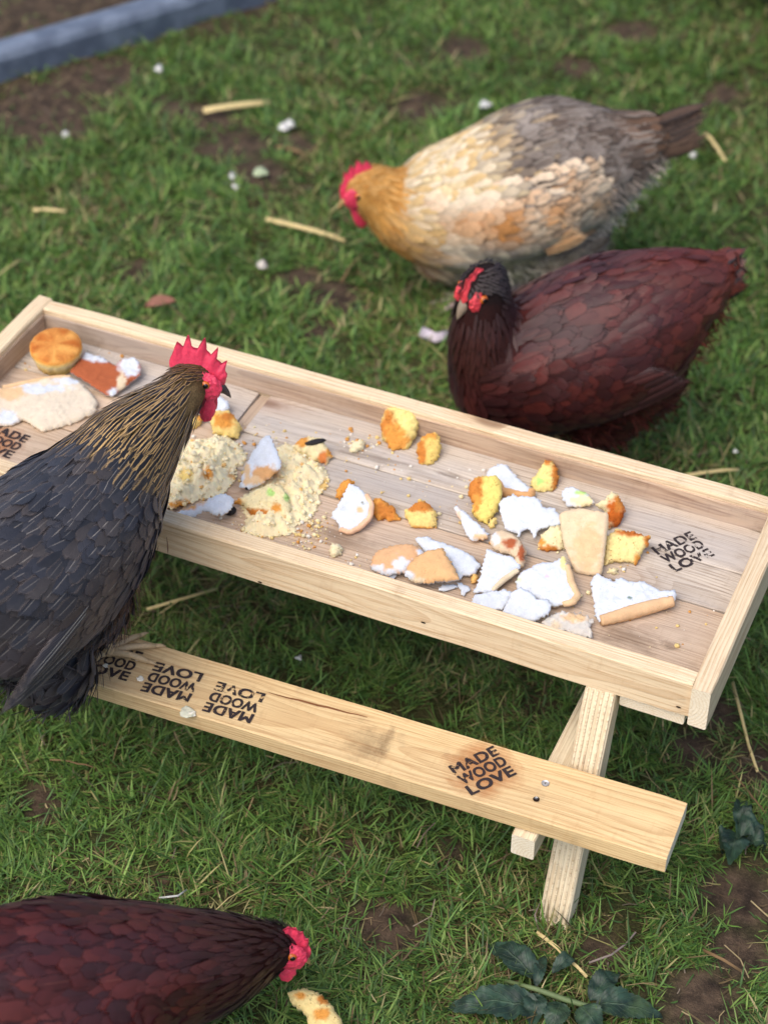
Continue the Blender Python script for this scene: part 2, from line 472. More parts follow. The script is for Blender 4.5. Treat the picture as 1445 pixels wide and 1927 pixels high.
# --- leaves helper (used by shrub and weeds)
def leaf_batch(name, P, D, Nn, L, W, cols, mat, parent=None, origin=(0, 0, 0), curl=0.15):
    n = len(P)
    vs = np.array([0, .3, .65, 1.0]); wp = np.array([.15, 1.0, .8, 0.0])
    S = np.cross(Nn, D)
    V = np.zeros((n, 4, 3, 3))
    for j in range(4):
        c = P + D * (L * vs[j])[:, None] - Nn * (curl * L * vs[j] ** 2)[:, None]
        for i, sg in enumerate((-1, 0, 1)):
            V[:, j, i] = c + S * (W * wp[j] / 2 * sg)[:, None] + Nn * (abs(sg) * W * 0.12 * wp[j])[:, None]
    V = V.reshape(-1, 3) - np.array(origin)
    b = (np.arange(n) * 12)[:, None]
    F = np.concatenate([b + np.array([[j * 3 + i, j * 3 + i + 1, j * 3 + i + 4, j * 3 + i + 3]]) for j in range(3) for i in range(2)])
    me = mesh_np(name, V, F)
    set_col(me, 'col', np.concatenate([np.repeat(cols, 12, 0), np.ones((n * 12, 1))], -1))
    return link(name, me, mat, parent)
def make_shading_shrub():  # unseen shrub, added to darken the far corner
    base = Vector((0.66, 2.24, 0))
    root = empty('shrub', base)
    tag(root, 'dark evergreen shrub added to darken the corner behind the lawn', 'shrub')
    bm = bmesh.new()
    tips = []
    for k in range(26):
        a = random.uniform(0, 2 * math.pi); lean = random.uniform(0.05, 0.75); h = random.uniform(0.5, 1.15)
        r0 = random.uniform(0.02, 0.30)
        p = [Vector((math.cos(a) * r0, math.sin(a) * r0 * .7, -0.02))]
        for j in range(1, 6):
            t = j / 5
            p.append(Vector((math.cos(a) * (r0 + lean * h * t ** 1.4 * .7) + random.gauss(0, .012), math.sin(a) * (r0 + lean * h * t ** 1.4 * .6) + random.gauss(0, .012), h * t)))
        bm_tube(bm, p, [0.011 * (1 - .75 * j / 5) for j in range(6)], 6)
        tips += p[1:]
    link('branches', mesh_bm('branches', bm), plain('shrub_bark', srgb(88, 76, 62), 0.9, .3, 50), root)
    n = 16000
    T = np.array(tips)[RNG.integers(0, len(tips), n)]
    P = T + RNG.normal(0, 0.075, (n, 3))
    P[:, 2] = np.maximum(P[:, 2], 0.02)
    D = RNG.normal(0, 1, (n, 3)); D[:, 2] = D[:, 2] * .5 - .1; D /= np.linalg.norm(D, axis=1, keepdims=True)
    Nn = np.cross(D, RNG.normal(0, 1, (n, 3))); Nn[Nn[:, 2] < 0] *= -1; Nn /= np.linalg.norm(Nn, axis=1, keepdims=True)
    pal = np.array([srgb(34, 54, 30), srgb(44, 64, 36), srgb(30, 46, 30), srgb(58, 70, 42)])
    cols = pal[RNG.integers(0, 4, n)] * RNG.uniform(.7, 1.2, n)[:, None]
    leaf_batch('crown', P, D, Nn, RNG.uniform(.022, .042, n), RNG.uniform(.010, .018, n), cols, attr_mat('shrub_leaf', rough=0.5, spec=.3, bump=0), root)['kind'] = 'stuff'
make_shading_shrub()

# --- dead stalk bits, root hairs and chaff lying on the soil and in the sward
def make_litter():
    n = 17000
    x = RNG.uniform(-1.5, 1.7, n); y = RNG.uniform(-.9, 2.7, n)
    s = soil_amount(x, y)
    keep = view_inside(x, y, .2) & (RNG.random(n) < .18 + .8 * s)
    x, y, s = x[keep], y[keep], s[keep]; n = len(x)
    z = ground_z(x, y) + np.where(s > .5, .002, RNG.uniform(.004, .016, n))
    a = RNG.uniform(0, 2 * np.pi, n); L = RNG.gamma(2.2, .008, n).clip(.004, .05); W = RNG.uniform(.0006, .0018, n)
    D = np.stack([np.cos(a), np.sin(a), RNG.normal(0, .12, n)], -1); S = np.stack([-np.sin(a), np.cos(a), np.zeros(n)], -1)
    P = np.stack([x, y, z], -1); bend = RNG.normal(0, .12, n) * L
    V = np.zeros((n, 3, 2, 3))
    for j, v in enumerate((-.5, 0, .5)):
        c = P + D * (L * v)[:, None] + S * (bend * (1 - 4 * v * v))[:, None]
        for i, sg in enumerate((-1, 1)): V[:, j, i] = c + S * (W * sg / 2)[:, None] + np.array([0, 0, .0006])
    b = (np.arange(n) * 6)[:, None]
    F = np.concatenate([b + np.array([[0, 1, 3, 2]]), b + np.array([[2, 3, 5, 4]])])
    me = mesh_np('dry_litter', V.reshape(-1, 3), F)
    pal = np.array([srgb(150, 130, 96), srgb(110, 92, 70), srgb(176, 158, 118), srgb(86, 70, 56), srgb(130, 118, 104)])
    c = pal[RNG.integers(0, 5, n)] * RNG.uniform(.7, 1.15, n)[:, None]
    set_col(me, 'col', np.concatenate([np.repeat(c, 6, 0), np.ones((n * 6, 1))], -1))
    tag(link('dry_litter', me, attr_mat('dry_litter', rough=.85, bump=0)), 'dry grass litter strewn over the lawn and bare soil', 'litter', kind='stuff')
make_litter()

# ================================================================== the feeder table
LEN, WID, TH = 0.962, 0.305, 0.021        # tray outside length and width, timber thickness
TOP, FLOOR = 0.300, 0.266                  # tray rim and tray floor heights
FRONT_B = 0.251
W_PALE = wood('pale_pine', srgb(232, 212, 178), srgb(186, 148, 106), (0.012, -0.055), 300, knots=.8, grime=.22)
W_BENCH = wood('bench_pine', srgb(228, 200, 150), srgb(176, 132, 84), (0.02, -0.075), 330, knots=1.0, grime=.28)
W_FLOOR = wood('weathered_floor_pine', srgb(212, 200, 184), srgb(146, 126, 106), (0.03, -0.06), 360, grey=.75, knots=.8, grime=.30)
W_FLOOR2 = wood('brown_floor_pine', srgb(210, 186, 160), srgb(150, 118, 90), (-0.02, -0.05), 340, grey=.25, knots=.9, grime=.35)
W_INNER = wood('darker_rim_pine', srgb(204, 178, 152), srgb(140, 104, 82), (0.0, -0.03), 330, grey=.5, knots=.9, grime=.4)
W_LEG = wood('leg_pine', srgb(228, 214, 184), srgb(176, 148, 110), (0.003, 0.03), 300, knots=.5, grime=.12)
W_WHITE = wood('fresh_cut_pine', srgb(240, 230, 208), srgb(212, 190, 152), (0.0, 0.02), 320, knots=.2, grime=.08)

table = empty('feeder_table', (LEN / 2, WID / 2, 0))
tag(table, 'small pine picnic table feeder with a bread-filled tray top and bench seat', 'feeder table')
def board(name, c, size, mat, axis='x', parent=table, rot=None, bevel=0.0016, rough=0.0006, seed=0, end_mat=None):
    """size = (length, width, thickness); local x is the length; axis 'y' turns it across the table"""
    L, W, T = size
    bm = bmesh.new()
    nl = max(4, int(L / 0.022))
    prof = [(-W / 2, -T / 2 + bevel), (-W / 2 + bevel, -T / 2), (W / 2 - bevel, -T / 2), (W / 2, -T / 2 + bevel),
            (W / 2, T / 2 - bevel), (W / 2 - bevel, T / 2), (-W / 2 + bevel, T / 2), (-W / 2, T / 2 - bevel)]
    rings = []
    for i in range(nl + 1):
        x = -L / 2 + L * i / nl
        e = 0.0007 if i in (0, nl) else 0.0
        ring = []
        for k, (y, z) in enumerate(prof):
            dy = ns(x * 14 + seed * 7.3, k // 2 * 3.1, seed) * rough * 1.6
            dz = ns(x * 11 + seed * 3.7, k // 2 * 5.7, seed + 4) * rough * 1.2
            ring.append(bm.verts.new((x, y * (1 - e / W * 2) + dy, z * (1 - e / T * 2) + dz)))
        rings.append(ring)
    for i in range(nl):
        for k in range(8):
            bm.faces.new((rings[i][k], rings[i + 1][k], rings[i + 1][(k + 1) % 8], rings[i][(k + 1) % 8]))
    bm.faces.new(rings[0]); bm.faces.new(rings[-1][::-1])
    o = link(name, mesh_bm(name, bm, False), mat, parent)
    if end_mat:
        o.data.materials.append(end_mat)
        for p in o.data.polygons[-2:]: p.material_index = 1
    m = Matrix.Translation(Vector(c) - parent_loc(parent))
    if rot is not None: m = m @ rot.to_4x4()
    elif axis == 'y': m = m @ Matrix.Rotation(math.pi / 2, 4, 'Z')
    o.matrix_basis = m
    return o
def parent_loc(p):
    v = Vector((0, 0, 0))
    while p is not None:
        v = v + p.location; p = p.parent
    return v
RX90 = Matrix.Rotation(math.pi / 2, 3, 'X')
RZ90 = Matrix.Rotation(math.pi / 2, 3, 'Z')
hb = TOP - FRONT_B
# rim: front and back boards lie between the two end boards; the broad face stands upright
board('front_board', (LEN / 2, TH / 2, (TOP + FRONT_B) / 2), (LEN - 2 * TH, hb, TH), W_PALE, rot=RX90, seed=1, end_mat=W_WHITE)
board('back_board', (LEN / 2, WID - TH / 2, (TOP + FRONT_B) / 2 + .0005), (LEN - 2 * TH, hb, TH), W_PALE, rot=RX90, seed=2)
board('end_board', (LEN - TH / 2, WID / 2 - .002, TOP - .027 + .001), (WID + .006, .054, TH), W_PALE, rot=RZ90 @ RX90, seed=3, end_mat=W_WHITE)
board('end_board', (TH / 2, WID / 2, TOP - .027 + .001), (WID + .004, .054, TH), W_PALE, rot=RZ90 @ RX90, seed=4, end_mat=W_WHITE)
# darker, greyer faces inside the rim: thin lining strips, proud of the boards
board('rim_lining', (LEN / 2, WID - TH - .0010, (TOP + FLOOR) / 2 - .0035), (LEN - 2 * TH - .003, TOP - FLOOR - .006, .0030), W_INNER, rot=RX90, seed=5, bevel=.0006, rough=.0002)
board('rim_lining', (TH + .0010, WID / 2, (TOP + FLOOR) / 2 - .0035), (WID - 2 * TH - .006, TOP - FLOOR - .006, .0030), W_INNER, rot=RZ90 @ RX90, seed=6, bevel=.0006, rough=.0002)
# floor planks
ft = 0.013
fx0, fx1, fgap, fgap2 = TH + .0015, LEN - TH - .0015, 0.3185, 0.3345
def plank(x0, x1, y0, y1, mat, seed, dz=0.0):
    return board('floor_board', ((x0 + x1) / 2, (y0 + y1) / 2, FLOOR - ft / 2 + dz), (x1 - x0, y1 - y0, ft), mat, seed=seed, bevel=.0012, rough=.0004)
stamp_board = plank(fgap2, fx1, .1465, .2085, W_FLOOR, 11)
plank(fgap2, fx1, .2096, WID - TH - .0015, W_FLOOR, 12, .0005)
plank(fgap2, fx1, TH + .0015, .1445, W_FLOOR2, 13)
left_board = plank(fx0, fgap, TH + .0015, .1270, W_FLOOR2, 14)
plank(fx0, fgap, .1285, .2060, W_FLOOR2, 15, .0005)
plank(fx0, fgap, .2075, WID - TH - .0015, W_FLOOR, 16)
board('floor_strip', ((fgap + fgap2) / 2, WID / 2, FLOOR - .0095), (WID - 2 * TH - .003, fgap2 - fgap - .001, .012), W_FLOOR2, axis='y', seed=17)
# battens under the tray
board('batten', (.902, WID / 2, .2415), (WID - .012, .070, .0185), W_WHITE, axis='y', seed=18, end_mat=W_WHITE)
board('batten', (.060, WID / 2, .2415), (WID - .012, .070, .0185), W_WHITE, axis='y', seed=19, end_mat=W_WHITE)
# benches
BZ, BT = 0.180, 0.0235
BY0, BY1 = -0.1225, -0.0435
bench = board('bench_seat', (.483, (BY0 + BY1) / 2, BZ - BT / 2), (.962, BY1 - BY0, BT), W_BENCH, seed=21, end_mat=W_WHITE)
bench.rotation_mode = 'XYZ'
bench.matrix_basis = bench.matrix_basis @ Matrix.Rotation(0.036, 4, 'Z')
bench.location.y -= 0.017
back_bench = board('bench_seat', (.481, WID + .076, BZ - BT / 2), (.962, .062, BT), W_BENCH, seed=22, end_mat=W_WHITE)
# bearers and splayed legs
for bx, lx in ((.821, .849), (.135, .107)):
    board('bearer', (bx, WID / 2, BZ - BT - .0165), (WID + .270, .026, .031), W_LEG, axis='y', seed=23, end_mat=W_WHITE)
    for s in (-1, 1):
        yt = WID / 2 + s * .138; yb = WID / 2 + s * .254
        a = Vector((lx, yt, .2505)); b = Vector((lx - .004 * s, yb, -.012))
        d = (b - a); L = d.length; d.normalize()
        xax = Vector((1, 0, 0)); xax = (xax - d * xax.dot(d)).normalized()
        R = Matrix((d, xax, d.cross(xax))).transposed()
        lg = board('leg', (a + b) / 2, (L, .033, .030), W_LEG, rot=R, seed=24 + s, end_mat=W_WHITE)
# --- reeded front of the near leg: shallow ribs down the length
def ribs():
    a = Vector((.849, WID / 2 - .138, .2505)); b = Vector((.853, WID / 2 - .254, -.012))
    d = (b - a); L = d.length; d.normalize()
    xax = (Vector((1, 0, 0)) - d * d.x).normalized(); nn = xax.cross(d).normalized()
    if nn.y > 0: nn = -nn
    for k in range(6):
        bm = bmesh.new()
        off = -.0135 + k * .0054
        pts = [a + d * (L * t) + xax * off + nn * .0148 for t in np.linspace(.02, .96, 12)]
        bm_tube(bm, [p - table.location for p in pts], [(.0014, .0014)] * 12, 6)
        link('rib', mesh_bm('rib', bm), W_LEG, table)
ribs()

# --- burnt stamps: three lines of lettering
STAMP = NT('burnt_ink')
_co = STAMP.n('TexCoord').outputs['Object']
_w = STAMP.math('ADD', STAMP.noise(_co, 160, 4, .7), STAMP.math('MULTIPLY', STAMP.noise(_co, 30, 2), .55))
_wear = STAMP.smooth(_w, 0.62, 0.74)
STAMP.bs(Base_Color=srgb(44, 34, 36), Roughness=.85, Alpha=_wear)
SCORCH = NT('scorched_wood')
_g = SCORCH.n('TexCoord').outputs['Generated']
_d = SCORCH.n('VectorMath', {0: SCORCH.n('VectorMath', {0: _g, 1: (.5, .5, .5)}, operation='SUBTRACT').outputs[0], 1: (1, 1, 0)}, operation='MULTIPLY').outputs[0]
_r = SCORCH.math('ADD', SCORCH.n('VectorMath', {0: _d}, operation='LENGTH').outputs[1], SCORCH.math('MULTIPLY_ADD', SCORCH.noise(_g, 7, 4), .5, -.25))
SCORCH.bs(Base_Color=srgb(190, 118, 58), Roughness=.85, Alpha=SCORCH.smooth(_r, (.10), .46, .42, 0.0))
def stamp(parent, z, c, a, b, width, wear=0.0, scorch=False, rowh=.0158, roll=0.0):
    """c: centre pixel; reading direction runs from pixel a to pixel b"""
    C = at(*c, z); e1 = (at(*b, z) - at(*a, z)); e1.z = 0; e1.normalize()
    if roll: e1 = Matrix.Rotation(roll, 3, 'Z') @ e1
    e2 = Vector((-e1.y, e1.x, 0))
    me_all = bmesh.new()
    for r, word in enumerate(('MADE', 'WOOD', 'LOVE')):
        cu = bpy.data.curves.new('word', 'FONT')
        cu.body = word; cu.align_x = 'CENTER'; cu.align_y = 'CENTER'; cu.space_character = 1.06
        to = bpy.data.objects.new('word', cu); COL.objects.link(to)
        bpy.context.view_layer.update()
        me = bpy.data.meshes.new_from_object(to.evaluated_get(bpy.context.evaluated_depsgraph_get()))
        bpy.data.objects.remove(to); bpy.data.curves.remove(cu)
        co = np.array([v.co[:] for v in me.vertices])
        w = co[:, 0].max() - co[:, 0].min(); h = co[:, 1].max() - co[:, 1].min()
        sx = width / w; sy = rowh * .80 / h
        cx = (co[:, 0].max() + co[:, 0].min()) / 2; cy = (co[:, 1].max() + co[:, 1].min()) / 2
        bw = bmesh.new()
        for sh in range(4):      # bold strokes: the outline laid down four times, a hair apart
            m2 = me.copy()
            for v in m2.vertices:
                v.co.x += (sh % 2 - .5) * .075; v.co.y += (sh // 2 - .5) * .06; v.co.z = sh * .00004
            bw.from_mesh(m2); bpy.data.meshes.remove(m2)
        bw.to_mesh(me); bw.free()
        for v in me.vertices:
            q = C + e1 * ((v.co.x - cx) * sx) + e2 * ((v.co.y - cy) * sy + (1 - r) * rowh)
            v.co = Vector((q.x, q.y, z + v.co.z))
        me_all.from_mesh(me)
        bpy.data.meshes.remove(me)
    inv = (Matrix.Translation(parent_loc(table)) @ parent.matrix_basis).inverted()
    me_all.transform(inv)
    o = link('stamp_lettering', mesh_bm('stamp_lettering', me_all, False), STAMP.mat, parent)
    o['label'] = 'dark burnt stamp reading MADE WOOD LOVE'
    if scorch:
        bm = bmesh.new()
        s = width * .72
        vs = [bm.verts.new(inv @ (Vector((C.x, C.y, z - .0003)) + e1 * (s * u) + e2 * (s * v))) for u, v in ((-1, -1), (1, -1), (1, 1), (-1, 1))]
        bm.faces.new(vs)
        link('scorch_mark', mesh_bm('scorch_mark', bm, False), SCORCH.mat, parent)
zb = BZ + .0009
def z1(x, y): return (100 + x / 2.064, 1180 + y / 2.064)
def z2(x, y): return (780 + x / 2.173, 1250 + y / 2.173)
def z3(x, y): return (1150 + x / 3.705, 880 + y / 3.705)
stamp(bench, zb, z1(232, 132), z1(190, 70), z1(350, 112), .052)
stamp(bench, zb, z1(462, 214), z1(525, 288), z1(335, 240), .054)
stamp(bench, zb, z1(702, 292), z1(768, 366), z1(572, 314), .054)
stamp(bench, zb, z2(277, 434), z2(150, 448), z2(335, 362), .054, scorch=True)
stamp(stamp_board, FLOOR + .0008, z3(497, 585), z3(270, 590), z3(565, 465), .052)
stamp(left_board, FLOOR + .0008, (2, 830), (0, 815), (60, 835), .052, scorch=True)
# --- screws on the bench
SCREW = plain('zinc_screw', (.62, .62, .62), .35, .1, 200, .5)
SCREW.node_tree.nodes['Principled BSDF'].inputs['Metallic'].default_value = .8
HOLE = plain('dark_hole', srgb(40, 30, 24), .9, .2, 200, .1, 0)
def screw(parent, px, z, r=.0042, hole=False):
    c = at(*px, z)
    bm = bmesh.new()
    inv = (Matrix.Translation(parent_loc(table)) @ parent.matrix_basis).inverted()
    bmesh.ops.create_circle(bm, cap_ends=True, radius=r, segments=16, matrix=Matrix.Translation((c.x, c.y, z)))
    if not hole:
        ex = bmesh.ops.inset_individual(bm, faces=bm.faces[:], thickness=r * .35, depth=-.0006)
        for a in (0, math.pi / 2):
            bmesh.ops.create_cube(bm, size=1, matrix=Matrix.Translation((c.x, c.y, z - .0002)) @ Matrix.Rotation(a + .5, 4, 'Z') @ Matrix.Diagonal((r * 1.0, r * .28, .0006, 1)))
    bm.transform(inv)
    link('screw_hole' if hole else 'screw', mesh_bm('screw', bm, False), HOLE if hole else SCREW, parent)
screw(bench, z2(534, 487), zb)
screw(bench, z2(497, 552), zb, .0034, True)
screw(bench, z2(497, 548), zb + .0004, .0018)
# --- dark crack along the bench grain
CRACK = plain('dark_crack', srgb(128, 86, 58), .9, .25, 90, .1, 0)
def crack(parent, pts, z, w):
    inv = (Matrix.Translation(parent_loc(table)) @ parent.matrix_basis).inverted()
    bm = bmesh.new(); prev = None
    n = len(pts)
    for i, p in enumerate(pts):
        c = at(*p, z); ww = w * math.sin(math.pi * (i + .35) / (n - .3)) * .5 + .0002
        a, b = bm.verts.new(inv @ Vector((c.x, c.y - ww, z))), bm.verts.new(inv @ Vector((c.x, c.y + ww, z)))
        if prev: bm.faces.new((prev[0], a, b, prev[1]))
        prev = (a, b)
    link('crack', mesh_bm('crack', bm, False), CRACK, parent)
crack(bench, [(506 + 18.5 * i, 1304 + 4.6 * i + (i % 3 - 1) * .6) for i in range(11)], zb, .0022)
# small dark nail marks on the front board
for _u in ((489, 1096), (796, 1172), (1276, 1331)):
    _p = on_plane(*_u, Vector((0, -.0013, 0)), Vector((0, 1, 0)))
    bm = bmesh.new()
    bm_ellipsoid(bm, _p - table.location, (Vector((1, 0, 0)), Vector((0, 1, 0)), Vector((0, 0, 1))), (.0028, .0006, .0010), 2)
    link('nail_mark', mesh_bm('nail_mark', bm), HOLE, table)

# ================================================================== food in the tray
BREAD = attr_mat('bread_crumb', rough=.9, pore=.30, pscale=420, var=.09, bump=.40, trans=.10)
HEAPM = attr_mat('crumbled_sponge', rough=.92, pore=.25, pscale=420, var=.08, bump=.35, trans=.2)
CAKE = attr_mat('sponge_cake', rough=.9, pore=.8, pscale=330, var=.16, bump=.7, trans=.12)
WHT = srgb(213, 219, 227); CREAM = srgb(224, 204, 172); TAN = srgb(214, 164, 112); PALETAN = srgb(224, 190, 148)
YEL = srgb(240, 212, 134); PYEL = srgb(240, 224, 176); BRN = srgb(202, 128, 58); ORG = srgb(224, 156, 74); DBR = srgb(160, 82, 34)
RBR = srgb(168, 92, 58); GRN = srgb(182, 220, 130)
ZA = (600, 740, 3.6125); ZB = (840, 840, 3.1413); ZC = (300, 700, 3.6125); ZD = (0, 540, 3.0104)
def zpx(z, pts): return [(z[0] + x / z[2], z[1] + y / z[2]) for x, y in pts]
UP = Vector((0, 0, 1))
def seg_dist(P, B):
    A = B; C = np.roll(B, -1, 0)
    d = C - A; l2 = (d ** 2).sum(1) + 1e-12
    best = np.full(len(P), 1e9)
    for i in range(len(A)):
        t = np.clip(((P - A[i]) @ d[i]) / l2[i], 0, 1)
        best = np.minimum(best, np.hypot(*(P - A[i] - t[:, None] * d[i]).T))
    return best
def piece(name, label, cat, outline, thick=.009, lift=0.0, normal=None, bulge=.0, amp=.0006, jag=.0020, base=WHT, side=None, back=None,
          paint=(), crust=(), crust_col=TAN, crust_r=.004, mat=None, stand=False, step=.0023, group=None, seed=1, curl=0.0, parent=None, floor=FLOOR, lump=0.0):
    """A torn piece: outline in picture pixels laid on its own plane at its own height, thickened, with ragged rim and crumb relief.
    paint: (pixel, radius px, colour) patches of browned skin; crust: index ranges of the outline that carry a rounded crust."""
    if mat is None: thick *= .72
    mat = mat or BREAD
    side = side or base; back = back or side
    cx = sum(p[0] for p in outline) / len(outline); cy = sum(p[1] for p in outline) / len(outline)
    tocam = (CAM_LOC - at(cx, cy, floor)).normalized()
    if stand:
        n = (tocam * (1.0 if stand is True else stand) + UP * .35).normalized() if normal is None else Vector(normal).normalized()
        low = max(outline, key=lambda p: p[1])
        p0 = at(low[0], low[1], floor + lift + .001)
    else:
        n = UP if normal is None else Vector(normal).normalized()
        p0 = at(cx, cy, floor + lift + thick)
    e1 = Vector((1, 0, 0)); e1 = (e1 - n * e1.dot(n)).normalized(); e2 = n.cross(e1)
    if not stand and abs(n.z) < .9999:      # a tilted piece rests on its lowest corner
        for _ in range(3):
            low = min(on_plane(px, py, p0, n).z for px, py in outline)
            if low < floor + lift + thick * .75: p0.z += (floor + lift + thick * .75 - low)
    W3 = [on_plane(px, py, p0, n) for px, py in outline]
    O2 = np.array([((w - p0).dot(e1), (w - p0).dot(e2)) for w in W3])
    area = 0.5 * np.sum(O2[:, 0] * np.roll(O2[:, 1], -1) - np.roll(O2[:, 0], -1) * O2[:, 1])
    # torn, not cut: corners are worn round
    O3, own3 = [], []
    for i in range(len(O2)):
        a, b = O2[i], O2[(i + 1) % len(O2)]
        w_ = .02 if stand else .10
        O3 += [a * (1 - w_) + b * w_, a * w_ + b * (1 - w_)]; own3 += [i, i]
    O2 = np.array(O3)
    # ragged rim
    rim = []; owner = []
    for i in range(len(O2)):
        a, b = O2[i], O2[(i + 1) % len(O2)]
        m = max(1, int(np.hypot(*(b - a)) / (step * .55)))
        nrm = np.array([(b - a)[1], -(b - a)[0]]); nrm /= np.hypot(*nrm) + 1e-9
        if area < 0: nrm = -nrm
        for k in range(m):
            q = a + (b - a) * k / m
            soft = .25 if any(own3[i] in c for c in crust) else 1.0
            q = q + nrm * (ns(q[0] * 330, q[1] * 330, seed) * jag + ns(q[0] * 900, q[1] * 900, seed + 3) * jag * .7) * soft
            rim.append(q); owner.append(own3[i])
    rim = np.array(rim)
    mn, mx = rim.min(0), rim.max(0)
    gx, gy = np.meshgrid(np.arange(mn[0], mx[0], step), np.arange(mn[1], mx[1], step))
    G = np.stack([gx.ravel(), gy.ravel()], -1) + RNG.uniform(-.3, .3, (gx.size, 2)) * step
    inside = np.zeros(len(G), bool); j = len(rim) - 1
    for i in range(len(rim)):
        yi, yj = rim[i, 1], rim[j, 1]
        cond = ((yi > G[:, 1]) != (yj > G[:, 1])) & (G[:, 0] < (rim[j, 0] - rim[i, 0]) * (G[:, 1] - yi) / (yj - yi + 1e-12) + rim[i, 0])
        inside ^= cond; j = i
    G = G[inside]
    if len(G): G = G[seg_dist(G, rim) > step * .45]
    pts = np.concatenate([rim, G]) if len(G) else rim
    nr = len(rim)
    idx = list(range(nr))
    if area < 0: idx = idx[::-1]
    vo, eo, fo, *_ = delaunay_2d_cdt([Vector(p) for p in pts], [], [idx], 1, 1e-7)
    P2 = np.array([v[:] for v in vo])
    d = seg_dist(P2, rim); dm = max(d.max(), 1e-6)
    cen = P2.mean(0)
    front = []
    for p, dd in zip(P2, d):
        u = dd / dm
        h = bulge * (1 - (1 - u) ** 2.2) + ns(p[0] * 260, p[1] * 260, seed) * amp * 1.6 + ns(p[0] * 700, p[1] * 700, seed + 9) * amp
        h -= min(thick * .4, .003) * (1 - min(1, dd / .0035)) ** 2
        if not stand and not lump: h += ns(p[0] * 34, p[1] * 34, seed + 4) * .0035 + ns(p[0] * 90, p[1] * 90, seed + 7) * .0012
        if lump: h += (abs(ns(p[0] * 62, p[1] * 62, seed + 2)) * 1.5 + abs(ns(p[0] * 240, p[1] * 240, seed + 5)) * .7 + abs(ns(p[0] * 520, p[1] * 520, seed + 6)) * .35 - .25) * lump * min(1, u * 3)
        if curl: h += curl * ((p[0] - cen[0]) ** 2 + (p[1] - cen[1]) ** 2) + ns(p[0] * 40, p[1] * 40, seed) * .002
        front.append(h)
    n0 = len(P2)
    V = []; cols = []
    def tint(w3, front_side):
        # picture position of this spot decides which painted patch it belongs to
        c = np.array(base if front_side == 0 else (side if front_side == 1 else back))
        v = CAM_ROT.transposed() @ (w3 - CAM_LOC)
        qx, qy = PW / 2 + FPX * v.x / -v.z, PH / 2 - FPX * v.y / -v.z
        if front_side < 2:
            for (ux, uy), r, pc in paint:
                rx, ry = r if isinstance(r, tuple) else (r, r)
                dd = math.hypot((qx - ux) / rx, (qy - uy) / ry) + ns(qx * .09, qy * .09, seed) * .5 + ns(qx * .3, qy * .3, seed) * .25
                k = min(1, max(0, (1.12 - dd) / .35))
                c = c * (1 - k) + np.array(pc) * k
        return c * (1 + .10 * ns(w3.x * 150, w3.y * 150, w3.z * 150))
    zmin = floor + .0004
    for i in range(n0):
        w = p0 + e1 * P2[i, 0] + e2 * P2[i, 1] + n * front[i]
        w.z = max(w.z, zmin + .0012); V.append(w); cols.append(tint(w, 0 if d[i] > 1e-6 else 0))
    for i in range(n0):
        u = d[i] / dm
        back_h = -thick * (.72 + .28 * min(1, u * 2.5)) + (curl * ((P2[i, 0] - cen[0]) ** 2 + (P2[i, 1] - cen[1]) ** 2) if curl else 0)
        w = p0 + e1 * P2[i, 0] + e2 * P2[i, 1] + n * min(back_h, front[i] - .0005)
        w.z = max(w.z, zmin); V.append(w); cols.append(tint(w, 1))
    F = [tuple(f) for f in fo]
    F2 = [tuple(n0 + k for k in f[::-1]) for f in fo]
    cnt = {}
    for f in F:
        for a, b in zip(f, f[1:] + f[:1]):
            cnt[(a, b)] = 1
    walls = [(b, a, n0 + a, n0 + b) for (a, b) in cnt if (b, a) not in cnt]
    org = Vector((p0.x, p0.y, floor))
    me = mesh_np(name, [v - org for v in V], F + F2 + walls)
    set_col(me, 'col', np.concatenate([np.clip(np.array(cols), 0, .9), np.ones((2 * n0, 1))], -1))
    o = link(name, me, mat)
    if parent is None:
        o.location = org; tag(o, label, cat, group)
    # rounded crusts along chosen stretches of the rim
    for c in crust:
        sel = [i for i in range(nr) if owner[i] in c]
        if len(sel) < 2: continue
        line = [p0 + e1 * rim[i][0] + e2 * rim[i][1] - n * thick * .35 for i in sel]
        line = [Vector((v.x, v.y, max(v.z, floor + crust_r * .8))) - org for v in line]
        st = line[::max(1, len(line) // 26)]
        if st[-1] != line[-1]: st.append(line[-1])
        bm = bmesh.new()
        m = len(st)
        bm_tube(bm, st, [crust_r * (.75 + .25 * math.sin(math.pi * (i + .5) / m)) * (1 + .12 * ns(i * .7, seed)) for i in range(m)], 10)
        mc = mesh_bm('crust', bm)
        nv = len(mc.vertices)
        cc = np.array([np.array(crust_col) * (1 + .18 * ns(v.co.x * 130, v.co.y * 130, v.co.z * 130 + seed)) for v in mc.vertices])
        set_col(mc, 'col', np.concatenate([np.clip(cc, 0, .9), np.ones((nv, 1))], -1))
        link('crust', mc, BREAD, o)
    return o
sl = dict(cat='bread')
ck = dict(cat='cake', mat=CAKE, stand=True, thick=.016, bulge=.0025, amp=.0015, jag=.0022, base=YEL, side=PYEL, back=ORG)

